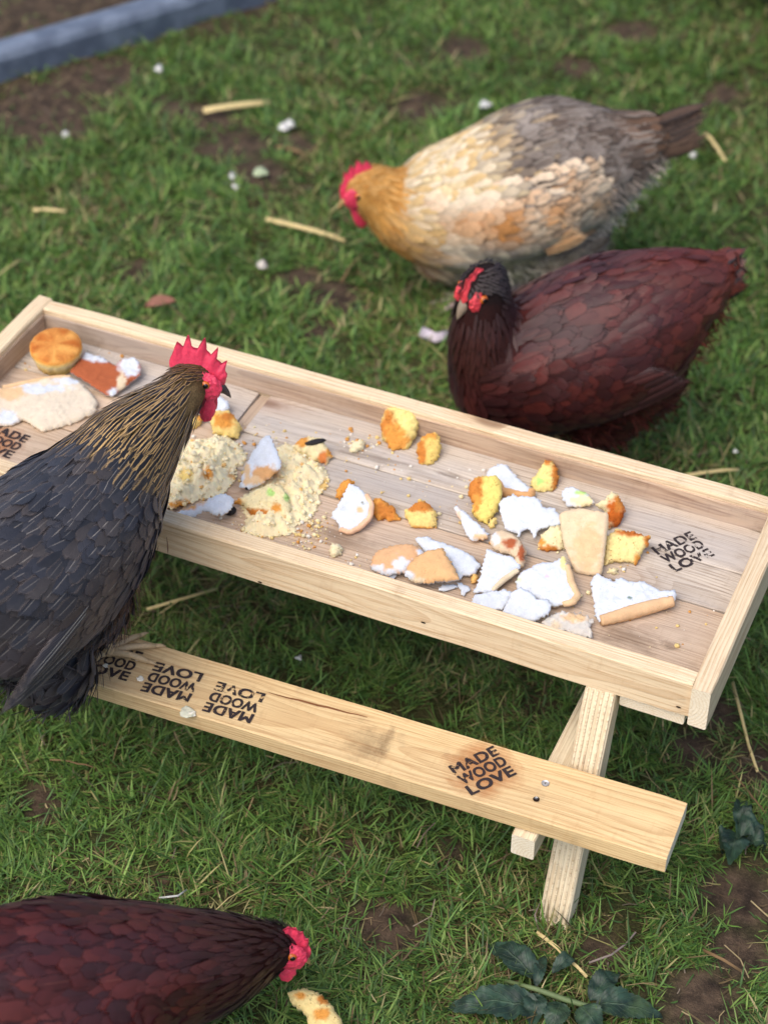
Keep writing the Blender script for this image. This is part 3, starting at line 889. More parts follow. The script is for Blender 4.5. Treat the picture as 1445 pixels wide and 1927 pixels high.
# ---- left end of the tray
def cupcake():
    c = at(108, 667, FLOOR + .014)
    root = empty('sponge_bun', (c.x, c.y, FLOOR))
    tag(root, 'whole round sponge bun with browned top in the tray corner', 'cake')
    prof = [(.0001, .0, DBR), (.022, .0, ORG), (.0262, .002, YEL), (.0275, .009, YEL), (.0300, .018, PYEL), (.0315, .023, YEL), (.0312, .0265, ORG), (.029, .0290, BRN), (.022, .0305, BRN), (.011, .0312, BRN), (.0001, .0314, BRN)]
    S = 72
    V, C, F = [], [], []
    tilt = Matrix.Rotation(.16, 3, Vector((.8, .5, 0)).normalized())
    for r, z, col in prof:
        for k in range(S):
            a = 2 * math.pi * k / S
            rr = r * (1 + .02 * math.cos(a * 18) * (1 if .001 < z < .02 else .2)) + ns(math.cos(a) * 6, math.sin(a) * 6, z * 300) * .0006
            p = tilt @ Vector((rr * math.cos(a), rr * math.sin(a), z + ns(rr * 200 * math.cos(a), rr * 200 * math.sin(a)) * .0006))
            V.append(p + Vector((0, 0, .0035)))
            q = min(1, max(0, .5 + .9 * fbm(p.x * 70, p.y * 70, p.z * 70)))
            C.append(np.array(col) * (.86 + .28 * q) if col is not BRN else np.array(srgb(186, 104, 44)) * q + np.array(srgb(228, 166, 88)) * (1 - q))
    for i in range(len(prof) - 1):
        for k in range(S):
            F.append((i * S + k, i * S + (k + 1) % S, (i + 1) * S + (k + 1) % S, (i + 1) * S + k))
    me = mesh_np('bun_body', V, F)
    set_col(me, 'col', np.concatenate([np.array(C), np.ones((len(C), 1))], -1))
    link('bun_body', me, CAKE, root)
cupcake()
piece('bread_slice', 'bread heel with red-brown crust face and white rim beside the whole bun', outline=zpx(ZD, [(480, 365), (560, 385), (650, 440), (690, 405), (760, 392), (805, 445), (792, 500), (700, 570), (640, 612), (600, 612), (500, 540), (395, 480), (450, 410)]),
      thick=.007, lift=.003, normal=(.05, -.12, 1), base=RBR, side=WHT, curl=1.2,
      paint=[(zpx(ZD, [(735, 440)])[0], 22, WHT), (zpx(ZD, [(590, 400)])[0], (34, 9), WHT), (zpx(ZD, [(505, 372)])[0], 9, WHT), (zpx(ZD, [(690, 545)])[0], (9, 24), CREAM), (zpx(ZD, [(640, 600)])[0], 10, WHT)], **sl)
piece('bread_slice', 'large flat cream bread slice lying at the left edge, partly behind the speckled hen', outline=zpx(ZD, [(-60, 600), (0, 565), (150, 535), (330, 505), (400, 505), (470, 540), (555, 640), (540, 700), (440, 750), (240, 810), (130, 740), (60, 775), (-60, 770)]),
      thick=.009, lift=.001, normal=(.02, -.05, 1), base=srgb(220, 206, 184), side=CREAM, bulge=.002,
      paint=[(zpx(ZD, [(180, 575)])[0], (70, 9), WHT), (zpx(ZD, [(60, 600)])[0], (30, 14), PALETAN), (zpx(ZD, [(45, 740)])[0], (22, 14), WHT), (zpx(ZD, [(400, 530)])[0], (30, 7), WHT)], crust=[range(1, 4)], crust_col=PALETAN, crust_r=.0035, **sl)
piece('bread_slice', 'small white bread piece directly under the speckled hen beak', outline=zpx(ZD, [(1030, 700), (1060, 640), (1150, 580), (1180, 600), (1210, 590), (1290, 640), (1302, 680), (1270, 705), (1180, 712), (1080, 722)]), thick=.007, lift=.003, normal=(.1, -.35, 1), base=WHT, side=CREAM, **sl)
piece('cake_bit', 'small yellow cake bit beside the speckled hen breast', outline=zpx(ZD, [(1020, 770), (1060, 745), (1130, 722), (1157, 748), (1125, 790), (1085, 818), (1020, 808)]), paint=[(zpx(ZD, [(1130, 735)])[0], 10, ORG)], **{**ck, 'thick': .010})
piece('cake_chunk', 'orange-topped cake chunk behind the crumbled heap', outline=zpx(ZD, [(1188, 745), (1220, 700), (1290, 694), (1340, 745), (1372, 800), (1345, 868), (1280, 850), (1210, 825)]), paint=[(zpx(ZD, [(1275, 755)])[0], (24, 17), ORG), (zpx(ZD, [(1290, 730)])[0], 9, BRN)], seed=3, **{**ck, 'base': YEL})
# ---- crumbled heaps
heap = dict(cat='cake', mat=HEAPM, thick=.001, amp=.0011, jag=.004, side=PYEL, step=.0022)
piece('cake_heap', 'pale crumbled cake heap against the speckled hen breast', outline=zpx(ZC, [(40, 560), (110, 500), (200, 470), (310, 475), (380, 440), (450, 430), (520, 490), (600, 560), (580, 620), (500, 660), (520, 720), (470, 800), (380, 850), (250, 880), (60, 940), (20, 760)]),
      bulge=.010, lump=.011, base=srgb(244, 230, 192), paint=[(zpx(ZC, [(330, 690)])[0], 13, ORG), (zpx(ZC, [(500, 690)])[0], 11, srgb(200, 160, 110)), (zpx(ZC, [(150, 900)])[0], (24, 9), ORG), (zpx(ZC, [(180, 700)])[0], 14, YEL)], seed=5, **heap)
piece('cake_heap', 'pale crumbled cake heap in the middle of the tray with bread pieces on it', outline=zpx(ZC, [(700, 620), (780, 520), (880, 490), (960, 545), (1060, 600), (1135, 660), (1150, 760), (1085, 850), (1060, 950), (1000, 1020), (920, 1040), (935, 1100), (850, 1110), (740, 1130), (640, 1110), (555, 1095), (600, 990), (560, 930), (590, 830), (680, 760)]),
      bulge=.011, lump=.010, base=srgb(244, 228, 186), paint=[(zpx(ZC, [(860, 870)])[0], 7, GRN), (zpx(ZC, [(740, 670)])[0], 16, srgb(150, 112, 72)), (zpx(ZC, [(1120, 780)])[0], (9, 16), srgb(226, 190, 120))], seed=6, **heap)
piece('cake_chunk', 'cake chunk with browned lower edge and green flecks on the middle heap', outline=zpx(ZC, [(500, 880), (560, 840), (640, 800), (760, 750), (830, 775), (870, 840), (895, 920), (880, 1000), (800, 1025), (700, 1000), (620, 960), (560, 890)]),
      lift=.004, paint=[(zpx(ZC, [(640, 960)])[0], (32, 9), BRN), (zpx(ZC, [(780, 1010)])[0], (34, 8), BRN), (zpx(ZC, [(535, 880)])[0], 9, ORG), (zpx(ZC, [(760, 820)])[0], 8, GRN), (zpx(ZC, [(870, 850)])[0], (6, 10), GRN), (zpx(ZC, [(790, 920)])[0], 9, ORG)], seed=7, lump=.004, **{**ck, 'base': PYEL, 'normal': (.12, -.55, .9)})
piece('bread_slice', 'white triangular bread piece with tan crust leaning on the middle heap', outline=zpx(ZC, [(535, 770), (560, 700), (580, 620), (700, 430), (745, 425), (790, 530), (828, 640), (680, 762), (590, 795)]), thick=.008, lift=.010, normal=(-.25, -.55, .9), base=WHT, side=TAN, back=TAN,
      paint=[(zpx(ZC, [(720, 690)])[0], (30, 15), TAN), (zpx(ZC, [(640, 740)])[0], (16, 9), PALETAN), (zpx(ZC, [(600, 680)])[0], (7, 22), PALETAN)], **sl)
piece('cake_chunk', 'orange cake chunk with a black strip behind the middle heap', outline=zpx(ZC, [(915, 495), (950, 455), (1000, 435), (1090, 445), (1132, 490), (1182, 570), (1160, 585), (1140, 640), (1070, 610), (980, 560), (920, 530)]), lift=.0, seed=8,
      paint=[(zpx(ZC, [(960, 470)])[0], (16, 12), ORG), (zpx(ZC, [(1110, 590)])[0], (9, 17), srgb(214, 130, 70)), (zpx(ZC, [(1160, 545)])[0], (7, 12), ORG)], **{**ck, 'base': PYEL})
piece('bread_crust', 'long white bread strip with browned edge in front of the hen side heap', outline=zpx(ZC, [(40, 985), (120, 950), (250, 900), (360, 845), (430, 820), (500, 850), (490, 930), (430, 968), (370, 970), (300, 935), (240, 980), (150, 990)]), thick=.007, lift=.005, normal=(0, -.45, 1), base=WHT, side=CREAM,
      paint=[(zpx(ZC, [(170, 900)])[0], (34, 10), ORG), (zpx(ZC, [(270, 865)])[0], (18, 7), PALETAN)], **sl)
def black_bit(label, a, b, z, r):
    A, B = at(*a, z), at(*b, z)
    bm = bmesh.new(); ax = (B - A).normalized(); s = UP.cross(ax).normalized(); c = (A + B) / 2
    vs = bm_ellipsoid(bm, (0, 0, 0), (ax, s, ax.cross(s)), ((B - A).length / 2, r, r * .8), 4)
    for v in bm.verts: v.co *= 1 + .16 * ns(v.co.x * 330, v.co.y * 330, v.co.z * 330)
    tag(link('dried_fruit', mesh_bm('dried_fruit', bm), plain('dried_fruit_skin', srgb(26, 22, 24), .6, .4, 400, .4, .8), None, c), label, 'fruit')
black_bit('long black dried fruit strip on the orange cake chunk', zpx(ZC, [(990, 490)])[0], zpx(ZC, [(1130, 462)])[0], FLOOR + .020, .0036)
black_bit('round black dried fruit at the front of the middle heap', zpx(ZC, [(440, 945)])[0], zpx(ZC, [(522, 942)])[0], FLOOR + .0065, .0062)
black_bit('tiny black dried fruit under the leaning white triangle', zpx(ZC, [(578, 788)])[0], zpx(ZC, [(640, 780)])[0], FLOOR + .013, .004)
# ---- middle
piece('cake_bit', 'orange cake crust bit tucked behind the curled white bread', outline=zpx(ZC, [(1195, 850), (1205, 800), (1240, 745), (1290, 722), (1325, 740), (1300, 800), (1230, 880)]), seed=9, **{**ck, 'base': ORG, 'thick': .012})
piece('bread_slice', 'curled white bread heel with pink-tan rim right of the middle heap', outline=zpx(ZC, [(1162, 985), (1190, 930), (1240, 860), (1290, 752), (1340, 775), (1400, 825), (1440, 900), (1425, 985), (1360, 1050), (1290, 1085), (1220, 1062), (1200, 1010)]), thick=.008, lift=.002, normal=(.15, -.55, 1), base=WHT, side=TAN, curl=2.0,
      paint=[(zpx(ZC, [(1360, 935)])[0], 7, PALETAN), (zpx(ZC, [(1380, 895)])[0], (2.5, 5), srgb(110, 110, 80))], crust=[range(5, 10)], crust_col=srgb(232, 190, 156), crust_r=.004, **sl)
piece('cake_bit', 'jagged orange cake crust bit beside the curled white bread', outline=zpx(ZA, [(358, 800), (362, 725), (400, 705), (450, 730), (510, 770), (530, 810), (560, 868), (490, 882), (450, 862), (405, 872), (375, 830)]), seed=10, paint=[(zpx(ZA, [(455, 800)])[0], 18, BRN)], **{**ck, 'base': ORG, 'thick': .011})
piece('cake_chunk', 'pointed cake wedge with orange top in mid tray', outline=zpx(ZA, [(578, 800), (640, 760), (690, 708), (740, 745), (792, 795), (806, 910), (740, 932), (630, 918), (600, 850)]), seed=11, paint=[(zpx(ZA, [(690, 770)])[0], (28, 12), BRN), (zpx(ZA, [(700, 925)])[0], (30, 6), ORG)], **{**ck, 'base': YEL})
piece('cake_chunk', 'largest cake chunk standing against the rear rim', outline=zpx(ZA, [(418, 210), (440, 130), (475, 92), (560, 100), (640, 88), (665, 140), (680, 200), (662, 280), (625, 345), (600, 388), (560, 375), (510, 405), (470, 360), (432, 300)]), seed=12, lump=.003,
      paint=[(zpx(ZA, [(470, 210)])[0], (17, 27), BRN), (zpx(ZA, [(530, 320)])[0], (24, 24), ORG), (zpx(ZA, [(500, 250)])[0], (14, 16), ORG)], **{**ck, 'base': srgb(242, 222, 142), 'thick': .020})
piece('cake_chunk', 'smaller oval cake chunk right of the largest chunk at the rim', outline=zpx(ZA, [(665, 385), (680, 320), (720, 275), (790, 258), (820, 290), (832, 355), (815, 430), (780, 485), (730, 497), (685, 492), (672, 440)]), seed=13,
      paint=[(zpx(ZA, [(695, 400)])[0], (10, 28), BRN), (zpx(ZA, [(740, 290)])[0], (18, 7), ORG)], **{**ck, 'base': srgb(232, 200, 116), 'thick': .013})
# ---- right half
piece('bread_slice', 'white bread piece with tan lower crust behind the pored cake chunk', outline=zpx(ZB, [(228, 168), (265, 120), (310, 97), (360, 108), (385, 140), (420, 180), (465, 222), (505, 250), (492, 292), (420, 282), (325, 262), (300, 200)]), thick=.008, lift=.002, normal=(0, -.25, 1), base=WHT, side=TAN, crust=[range(7, 9), range(8, 11)], crust_col=TAN, crust_r=.0055, **sl)
piece('cake_chunk', 'yellow pored cake chunk with browned left side at the rear of the bread pile', outline=zpx(ZB, [(125, 280), (140, 220), (165, 185), (230, 172), (292, 170), (328, 215), (325, 290), (300, 370), (240, 472), (190, 440), (150, 392), (160, 330)]), seed=14,
      paint=[(zpx(ZB, [(165, 250)])[0], (17, 32), BRN), (zpx(ZB, [(150, 220)])[0], 12, BRN), (zpx(ZB, [(175, 330)])[0], (8, 18), ORG)], **{**ck, 'base': srgb(244, 218, 124)})
piece('cake_chunk', 'crescent cake chunk with green fleck at the rear rim', outline=zpx(ZB, [(498, 220), (520, 170), (560, 120), (582, 72), (625, 85), (655, 130), (665, 190), (645, 255), (590, 278), (510, 268)]), seed=15,
      paint=[(zpx(ZB, [(645, 160)])[0], (9, 34), BRN), (zpx(ZB, [(600, 85)])[0], 8, BRN), (zpx(ZB, [(545, 205)])[0], 9, GRN)], **{**ck, 'base': srgb(238, 216, 140)})
piece('bread_slice', 'torn pale blue-white bread slice with a notched lower edge', outline=zpx(ZB, [(308, 335), (345, 300), (400, 275), (415, 295), (470, 290), (560, 310), (560, 350), (640, 360), (668, 400), (690, 450), (600, 475), (540, 495), (520, 545), (500, 500), (480, 482), (440, 495), (430, 532), (395, 500), (350, 490), (325, 420)]), thick=.006, lift=.004, normal=(.05, -.28, 1), base=WHT, curl=1.0, **sl)
piece('bread_slice', 'small white bread piece with green fleck behind the cream slab', outline=zpx(ZB, [(675, 265), (700, 240), (740, 235), (800, 258), (845, 285), (880, 330), (800, 350), (715, 350), (690, 310)]), thick=.009, lift=.003, normal=(0, -.3, 1), base=WHT, side=CREAM, paint=[(zpx(ZB, [(785, 275)])[0], (14, 5), GRN), (zpx(ZB, [(800, 325)])[0], (26, 11), PYEL)], **sl)
piece('cake_chunk', 'brown-crusted cake chunk behind the cream slab', outline=zpx(ZB, [(880, 340), (930, 310), (978, 262), (1020, 290), (1052, 360), (1045, 410), (1015, 465), (960, 502), (940, 450), (945, 385)]), seed=16, paint=[(zpx(ZB, [(1000, 400)])[0], (22, 34), srgb(190, 98, 34)), (zpx(ZB, [(1020, 330)])[0], (10, 20), BRN)], **{**ck, 'base': PYEL})
piece('cake_chunk', 'square cake chunk with browned edge next to the tray stamp', outline=zpx(ZB, [(925, 620), (950, 525), (1005, 483), (1100, 500), (1198, 532), (1195, 570), (1150, 640), (1118, 705), (1085, 680), (1000, 682), (930, 712)]), seed=17, paint=[(zpx(ZB, [(1110, 510)])[0], (40, 7), srgb(190, 110, 50)), (zpx(ZB, [(1185, 560)])[0], (7, 14), BRN), (zpx(ZB, [(1125, 680)])[0], (7, 16), ORG)], **{**ck, 'base': srgb(244, 218, 150)})
piece('cake_chunk', 'rounded cake lump left of the cream slab', outline=zpx(ZB, [(538, 580), (560, 520), (605, 482), (670, 458), (705, 520), (705, 600), (650, 618), (600, 632), (545, 612)]), seed=18, paint=[(zpx(ZB, [(600, 610)])[0], (24, 10), BRN), (zpx(ZB, [(560, 570)])[0], 8, ORG)], **{**ck, 'base': PYEL})
piece('bread_slice', 'upright cream crust slab on top of the bread pile', outline=zpx(ZB, [(662, 402), (700, 378), (780, 360), (870, 375), (955, 388), (950, 500), (935, 620), (916, 757), (840, 757), (760, 742), (735, 690), (690, 580), (675, 490)]), thick=.008, lift=.002, normal=(.02, -.52, .85), base=srgb(222, 198, 164), side=WHT, back=WHT, bulge=.0015, jag=.0007, paint=[(zpx(ZB, [(830, 600)])[0], (28, 45), srgb(220, 186, 144))], **sl)
piece('bread_crust', 'narrow white crust sliver left of the bread pile', outline=zpx(ZB, [(42, 362), (60, 345), (110, 380), (180, 450), (247, 512), (240, 540), (150, 560), (118, 515), (85, 440)]), thick=.007, lift=.003, normal=(.1, -.4, 1), base=WHT, side=TAN, paint=[(zpx(ZB, [(205, 535)])[0], (15, 7), PALETAN), (zpx(ZB, [(70, 420)])[0], (5, 22), srgb(236, 200, 170))], **sl)
piece('bread_crust', 'curled bread crust ring with toasted red-brown spots', outline=zpx(ZB, [(255, 545), (280, 505), (325, 488), (390, 510), (440, 550), (470, 620), (465, 680), (430, 715), (400, 700), (405, 650), (360, 625), (310, 615), (270, 590)]), thick=.010, lift=.005, normal=(.1, -.35, 1), base=srgb(218, 194, 162), side=CREAM, bulge=.003,
      paint=[(zpx(ZB, [(375, 575)])[0], (16, 10), RBR), (zpx(ZB, [(440, 630)])[0], (7, 15), RBR), (zpx(ZB, [(290, 545)])[0], (8, 12), WHT)], **sl)
piece('bread_slice', 'white bread wedge below the toasted crust ring', outline=zpx(ZB, [(158, 862), (200, 760), (225, 660), (238, 598), (300, 625), (392, 650), (440, 690), (430, 720), (330, 790), (270, 850), (200, 858)]), thick=.007, lift=.003, normal=(.1, -.2, 1), base=WHT, side=CREAM, crust=[range(7, 9)], crust_col=CREAM, crust_r=.0035, **sl)
piece('bread_slice', 'big square white bread slice with rounded tan corner at the front of the pile', outline=zpx(ZB, [(408, 825), (415, 770), (440, 735), (540, 682), (640, 672), (690, 638), (712, 690), (735, 800), (772, 880), (745, 912), (680, 930), (620, 942), (560, 905), (480, 860)]), thick=.009, lift=.004, normal=(-.05, -.15, 1), base=WHT, side=CREAM, crust=[range(6, 10)], crust_col=PALETAN, crust_r=.0045,
      paint=[(zpx(ZB, [(690, 680)])[0], (7, 16), srgb(244, 232, 160)), (zpx(ZB, [(592, 765)])[0], 4, srgb(214, 190, 206)), (zpx(ZB, [(425, 785)])[0], 6, srgb(220, 236, 190))], **sl)
piece('bread_flake', 'thin white bread flake by the front rim, left of the square slice', outline=zpx(ZB, [(142, 928), (165, 875), (240, 860), (355, 840), (395, 870), (370, 920), (330, 965), (230, 952)]), thick=.004, lift=.003, normal=(0, -.1, 1), base=WHT, **sl)
piece('bread_flake', 'white bread flake overlapping the lower corner of the square slice', outline=zpx(ZB, [(328, 972), (360, 920), (385, 862), (430, 830), (490, 852), (540, 900), (600, 900), (622, 930), (605, 990), (560, 1010), (510, 1032), (420, 1005)]), thick=.005, lift=.009, normal=(.05, -.22, 1), base=WHT, **sl)
piece('bread_crust', 'oval tan bread crust with a cracked middle near the front rim', outline=zpx(ZA, [(355, 1142), (375, 1090), (420, 1055), (540, 1020), (640, 1018), (700, 1050), (718, 1080), (660, 1130), (600, 1205), (480, 1232), (400, 1215), (352, 1185)]), thick=.007, lift=.006, normal=(-.05, -.15, 1), base=srgb(220, 174, 130), side=WHT, bulge=.004,
      paint=[(zpx(ZA, [(400, 1190)])[0], (18, 7), WHT), (zpx(ZA, [(560, 1160)])[0], (16, 15), WHT), (zpx(ZA, [(690, 1080)])[0], 7, WHT), (zpx(ZA, [(480, 1215)])[0], (20, 6), WHT)], **sl)
piece('bread_slice', 'white bread slice lying behind the tan folded crust', outline=zpx(ZA, [(648, 968), (690, 962), (745, 965), (800, 1000), (930, 1040), (1040, 1090), (1070, 1130), (1102, 1155), (1062, 1222), (1000, 1230), (955, 1258), (900, 1150), (850, 1065), (720, 1070)]), thick=.007, lift=.002, normal=(0, -.12, 1), base=WHT, **sl)
piece('bread_crust', 'folded tan bread crust lapping over the white slice', outline=zpx(ZA, [(572, 1225), (600, 1170), (640, 1120), (740, 1065), (842, 1038), (870, 1100), (920, 1180), (952, 1252), (900, 1272), (800, 1270), (740, 1285), (640, 1278)]), thick=.008, lift=.009, normal=(-.06, -.25, 1), base=srgb(220, 176, 126), side=WHT, bulge=.003, paint=[(zpx(ZA, [(600, 1240)])[0], (14, 11), WHT), (zpx(ZA, [(680, 1270)])[0], (18, 5), CREAM)], **sl)
piece('bread_slice', 'white bread triangle with thick tan crust roll, rightmost in the tray', outline=zpx(ZB, [(853, 800), (862, 760), (890, 735), (930, 770), (990, 790), (1030, 768), (1090, 795), (1170, 790), (1260, 842), (1352, 842), (1356, 905), (1200, 945), (1040, 990), (905, 1030), (882, 1000), (868, 900)]), thick=.007, lift=.003, normal=(0, -.1, 1), base=WHT, crust=[range(10, 13)], crust_col=srgb(222, 184, 142), crust_r=.0075, paint=[(zpx(ZB, [(1080, 892)])[0], (5, 3), srgb(120, 140, 130))], **sl)
piece('bread_flake', 'ragged shredded bread and crust flake against the front rim', outline=zpx(ZB, [(555, 1040), (600, 1005), (660, 978), (720, 975), (800, 985), (872, 1022), (850, 1060), (862, 1130), (800, 1120), (700, 1085), (620, 1080)]), thick=.005, lift=.004, normal=(0, -.1, 1), base=srgb(214, 208, 198), side=WHT, jag=.003, amp=.0018, paint=[(zpx(ZB, [(760, 1010)])[0], (26, 9), PALETAN), (zpx(ZB, [(650, 1050)])[0], (10, 8), CREAM)], **sl)
piece('bread_flake', 'long thin white bread shred in front of the folded crust', outline=zpx(ZA, [(808, 1335), (830, 1305), (870, 1298), (935, 1300), (940, 1315), (900, 1330), (850, 1342)]), thick=.003, lift=.002, base=WHT, **sl)
piece('bread_flake', 'forked little white bread shred between folded crust and wedge', outline=zpx(ZA, [(935, 1280), (960, 1290), (1000, 1300), (1036, 1332), (1000, 1350), (975, 1378), (965, 1340)]), thick=.003, lift=.002, base=WHT, **sl)
piece('bread_flake', 'small white bread chip at the front rim under the cracked crust', outline=zpx(ZA, [(430, 1248), (480, 1232), (528, 1222), (505, 1268), (470, 1262)]), thick=.003, lift=.003, base=WHT, **sl)
piece('cake_bit', 'tiny orange cake bit between the white wedge and folded crust', outline=zpx(ZA, [(1028, 1240), (1060, 1218), (1090, 1250), (1080, 1290), (1040, 1305)]), seed=20, **{**ck, 'base': srgb(232, 182, 108), 'thick': .008})
piece('cake_bit', 'tiny pale cake crumb under the cream slab', outline=zpx(ZB, [(942, 740), (965, 715), (1010, 725), (1012, 755), (990, 768)]), seed=21, **{**ck, 'base': PYEL, 'thick': .006})
piece('cake_bit', 'tiny yellow cake bit below the pored cake chunk', outline=zpx(ZB, [(240, 470), (262, 430), (290, 420), (298, 460), (262, 495)]), seed=22, **{**ck, 'base': YEL, 'thick': .006})
piece('cake_bit', 'loose pale crumb lump in front of the curled white bread', outline=zpx(ZA, [(70, 1065), (90, 1020), (130, 1020), (165, 1050), (150, 1100), (100, 1125), (75, 1095)]), seed=23, lump=.002, **{**ck, 'base': srgb(240, 228, 190), 'thick': .008})
piece('cake_bit', 'crumbly pale cake lump behind the middle heap on bare wood', outline=zpx(ZA, [(205, 385), (230, 330), (280, 310), (318, 330), (300, 375), (250, 415), (215, 405)]), seed=24, lump=.003, **{**ck, 'base': srgb(236, 224, 186), 'thick': .007})
def heap_crumbs(o, n, seed):
    rg = np.random.default_rng(seed)
    me = o.data; nv = len(me.vertices) // 2
    co = np.array([v.co[:] for v in me.vertices])[:nv]
    ico = bmesh.new(); bmesh.ops.create_icosphere(ico, subdivisions=1, radius=1)
    iv = np.array([v.co[:] for v in ico.verts]); fc = [[v.index for v in f.verts] for f in ico.faces]; ico.free()
    pal = np.array([srgb(244, 231, 196), srgb(242, 227, 186), srgb(238, 218, 168), srgb(224, 180, 116)])
    V, F, C = [], [], []
    for i in rg.integers(0, nv, n):
        r = min(.0036, rg.exponential(.0009) + .0008)
        q = iv * r * rg.uniform(.6, 1.3, (len(iv), 1)) * np.array([1, 1, .8]); b = len(V)
        V += [tuple(a + co[i] + np.array([0, 0, r * .1])) for a in q]; F += [[b + k for k in f] for f in fc]; C += [pal[rg.choice(4, p=[.45, .3, .2, .05])]] * len(iv)
    m = mesh_np('crumb_lumps', V, F); set_col(m, 'col', np.concatenate([np.array(C), np.ones((len(C), 1))], -1))
    link('crumb_lumps', m, HEAPM, o)['kind'] = 'stuff'
for _o in [o for o in bpy.data.objects if o.name.startswith('cake_heap')]: heap_crumbs(_o, 380, 4)
# ---- loose crumbs: nobody could count them
def make_crumbs():
    V, F, C = [], [], []
    spots = [((520, 870), 60, 160), ((600, 1000), 45, 110), ((470, 1000), 60, 70), ((680, 840), 50, 80), ((760, 900), 130, 60), ((1040, 1120), 110, 60), ((640, 1070), 60, 35), ((560, 1010), 50, 60),
             ((1240, 1180), 90, 22), ((150, 670), 70, 40), ((220, 660), 40, 26), ((900, 960), 110, 45), ((1180, 1060), 50, 16), ((30, 690), 30, 12), ((420, 860), 90, 60), ((740, 800), 70, 30), ((1000, 1180), 60, 20), ((500, 820), 50, 30)]
    ico = bmesh.new(); bmesh.ops.create_icosphere(ico, subdivisions=1, radius=1)
    iv = np.array([v.co[:] for v in ico.verts]); fc = [[v.index for v in f.verts] for f in ico.faces]; ico.free()
    pal = [srgb(240, 226, 182), srgb(232, 206, 140), srgb(238, 232, 220), srgb(214, 156, 84)]
    for (u, v), sp, n in spots:
        for k in range(n):
            px, py = random.gauss(u, sp * .6), random.gauss(v, sp * .35)
            p = at(px, py, FLOOR)
            if not (TH + .006 < p.x < LEN - TH - .006 and TH + .006 < p.y < WID - TH - .006): continue
            r = min(.0034, random.expovariate(1 / .0009) + .0005)
            s = iv * r * RNG.uniform(.6, 1.2, (len(iv), 1)) * np.array([1, random.uniform(.7, 1.1), .75])
            b = len(V); V += [(q[0] + p.x, q[1] + p.y, q[2] + FLOOR + r * .45) for q in s]
            F += [[b + i for i in f] for f in fc]; C += [random.choice(pal)] * len(iv)
    me = mesh_np('loose_crumbs', V, F)
    set_col(me, 'col', np.concatenate([np.array(C), np.ones((len(C), 1))], -1))
    tag(link('loose_crumbs', me, CAKE), 'fine pale cake and bread crumbs scattered over the tray floor', 'crumbs', kind='stuff')
make_crumbs()
# wet stains and muddy smears on the wood
STAIN = NT('damp_stain')
_g = STAIN.n('TexCoord').outputs['Generated']
_d = STAIN.n('VectorMath', {0: STAIN.n('VectorMath', {0: _g, 1: (.5, .5, .5)}, operation='SUBTRACT').outputs[0], 1: (1, 1, 0)}, operation='MULTIPLY').outputs[0]
_rn = STAIN.n('ObjectInfo').outputs['Random']
_gv = STAIN.n('VectorMath', {0: _g, 1: STAIN.n('CombineXYZ', {0: STAIN.math('MULTIPLY', _rn, 31.0), 1: STAIN.math('MULTIPLY', _rn, 17.0)}).outputs[0]}, operation='ADD').outputs[0]
_r = STAIN.math('ADD', STAIN.n('VectorMath', {0: _d}, operation='LENGTH').outputs[1], STAIN.math('MULTIPLY_ADD', STAIN.noise(_gv, 4, 6, .7), .9, -.45))
STAIN.bs(Base_Color=srgb(96, 68, 44), Roughness=.8, Alpha=STAIN.smooth(_r, .0, .46, .30, 0.0))
def stain(parent, c, rx, ry, z):
    C = at(*c, z)
    inv = (Matrix.Translation(parent_loc(table)) @ parent.matrix_basis).inverted()
    bm = bmesh.new()
    bm.faces.new([bm.verts.new(inv @ Vector((C.x + a * rx, C.y + b * ry, z))) for a, b in ((-1, -1), (1, -1), (1, 1), (-1, 1))])
    link('stain', mesh_bm('stain', bm, False), STAIN.mat, parent)
stain(bench, (690, 1400), .035, .030, BZ + .0007)
stain(bench, (725, 1395), .010, .034, BZ + .00075)
for _c, _a, _b in (((1180, 1200), .05, .03), ((900, 1080), .08, .03), ((640, 1010), .06, .025), ((420, 900), .07, .03), ((1260, 1215), .016, .010), ((780, 1130), .06, .018)):
    stain([o for o in bpy.data.objects if o.name.startswith('floor_board')][2], _c, _a, _b, FLOOR + .0006 + _a * .001)
for _c, _a, _b in (((1000, 950), .09, .012), ((700, 860), .09, .010), ((850, 895), .03, .008)):
    stain(stamp_board, _c, _a, _b, FLOOR + .0006 + _a * .001)
# crumbs on the bench and droppings
def bench_bit(label, px, r, col=srgb(236, 230, 212)):
    p = at(*px, BZ)
    outline = [(px[0] + math.cos(a) * r * (1 + .35 * math.sin(a * 3 + px[0])), px[1] + math.sin(a) * r * .8) for a in np.linspace(0, 2 * math.pi, 9)[:-1]]
    piece('bread_crumb', label, 'crumb', outline, thick=.002, lift=.0008, base=col, step=.0012, jag=.0006, floor=BZ)
bench_bit('white crumb by the hen claw on the bench', (259, 1238), 6)
bench_bit('white crumb between the two left bench stamps', (264, 1276), 7)
bench_bit('small white crumb on the first bench stamp', (199, 1252), 5)
bench_bit('pale bird dropping on the front edge of the bench', (352, 1339), 14, srgb(206, 206, 184))
bench_bit('white crumb beside the dropping on the bench edge', (363, 1342), 7)

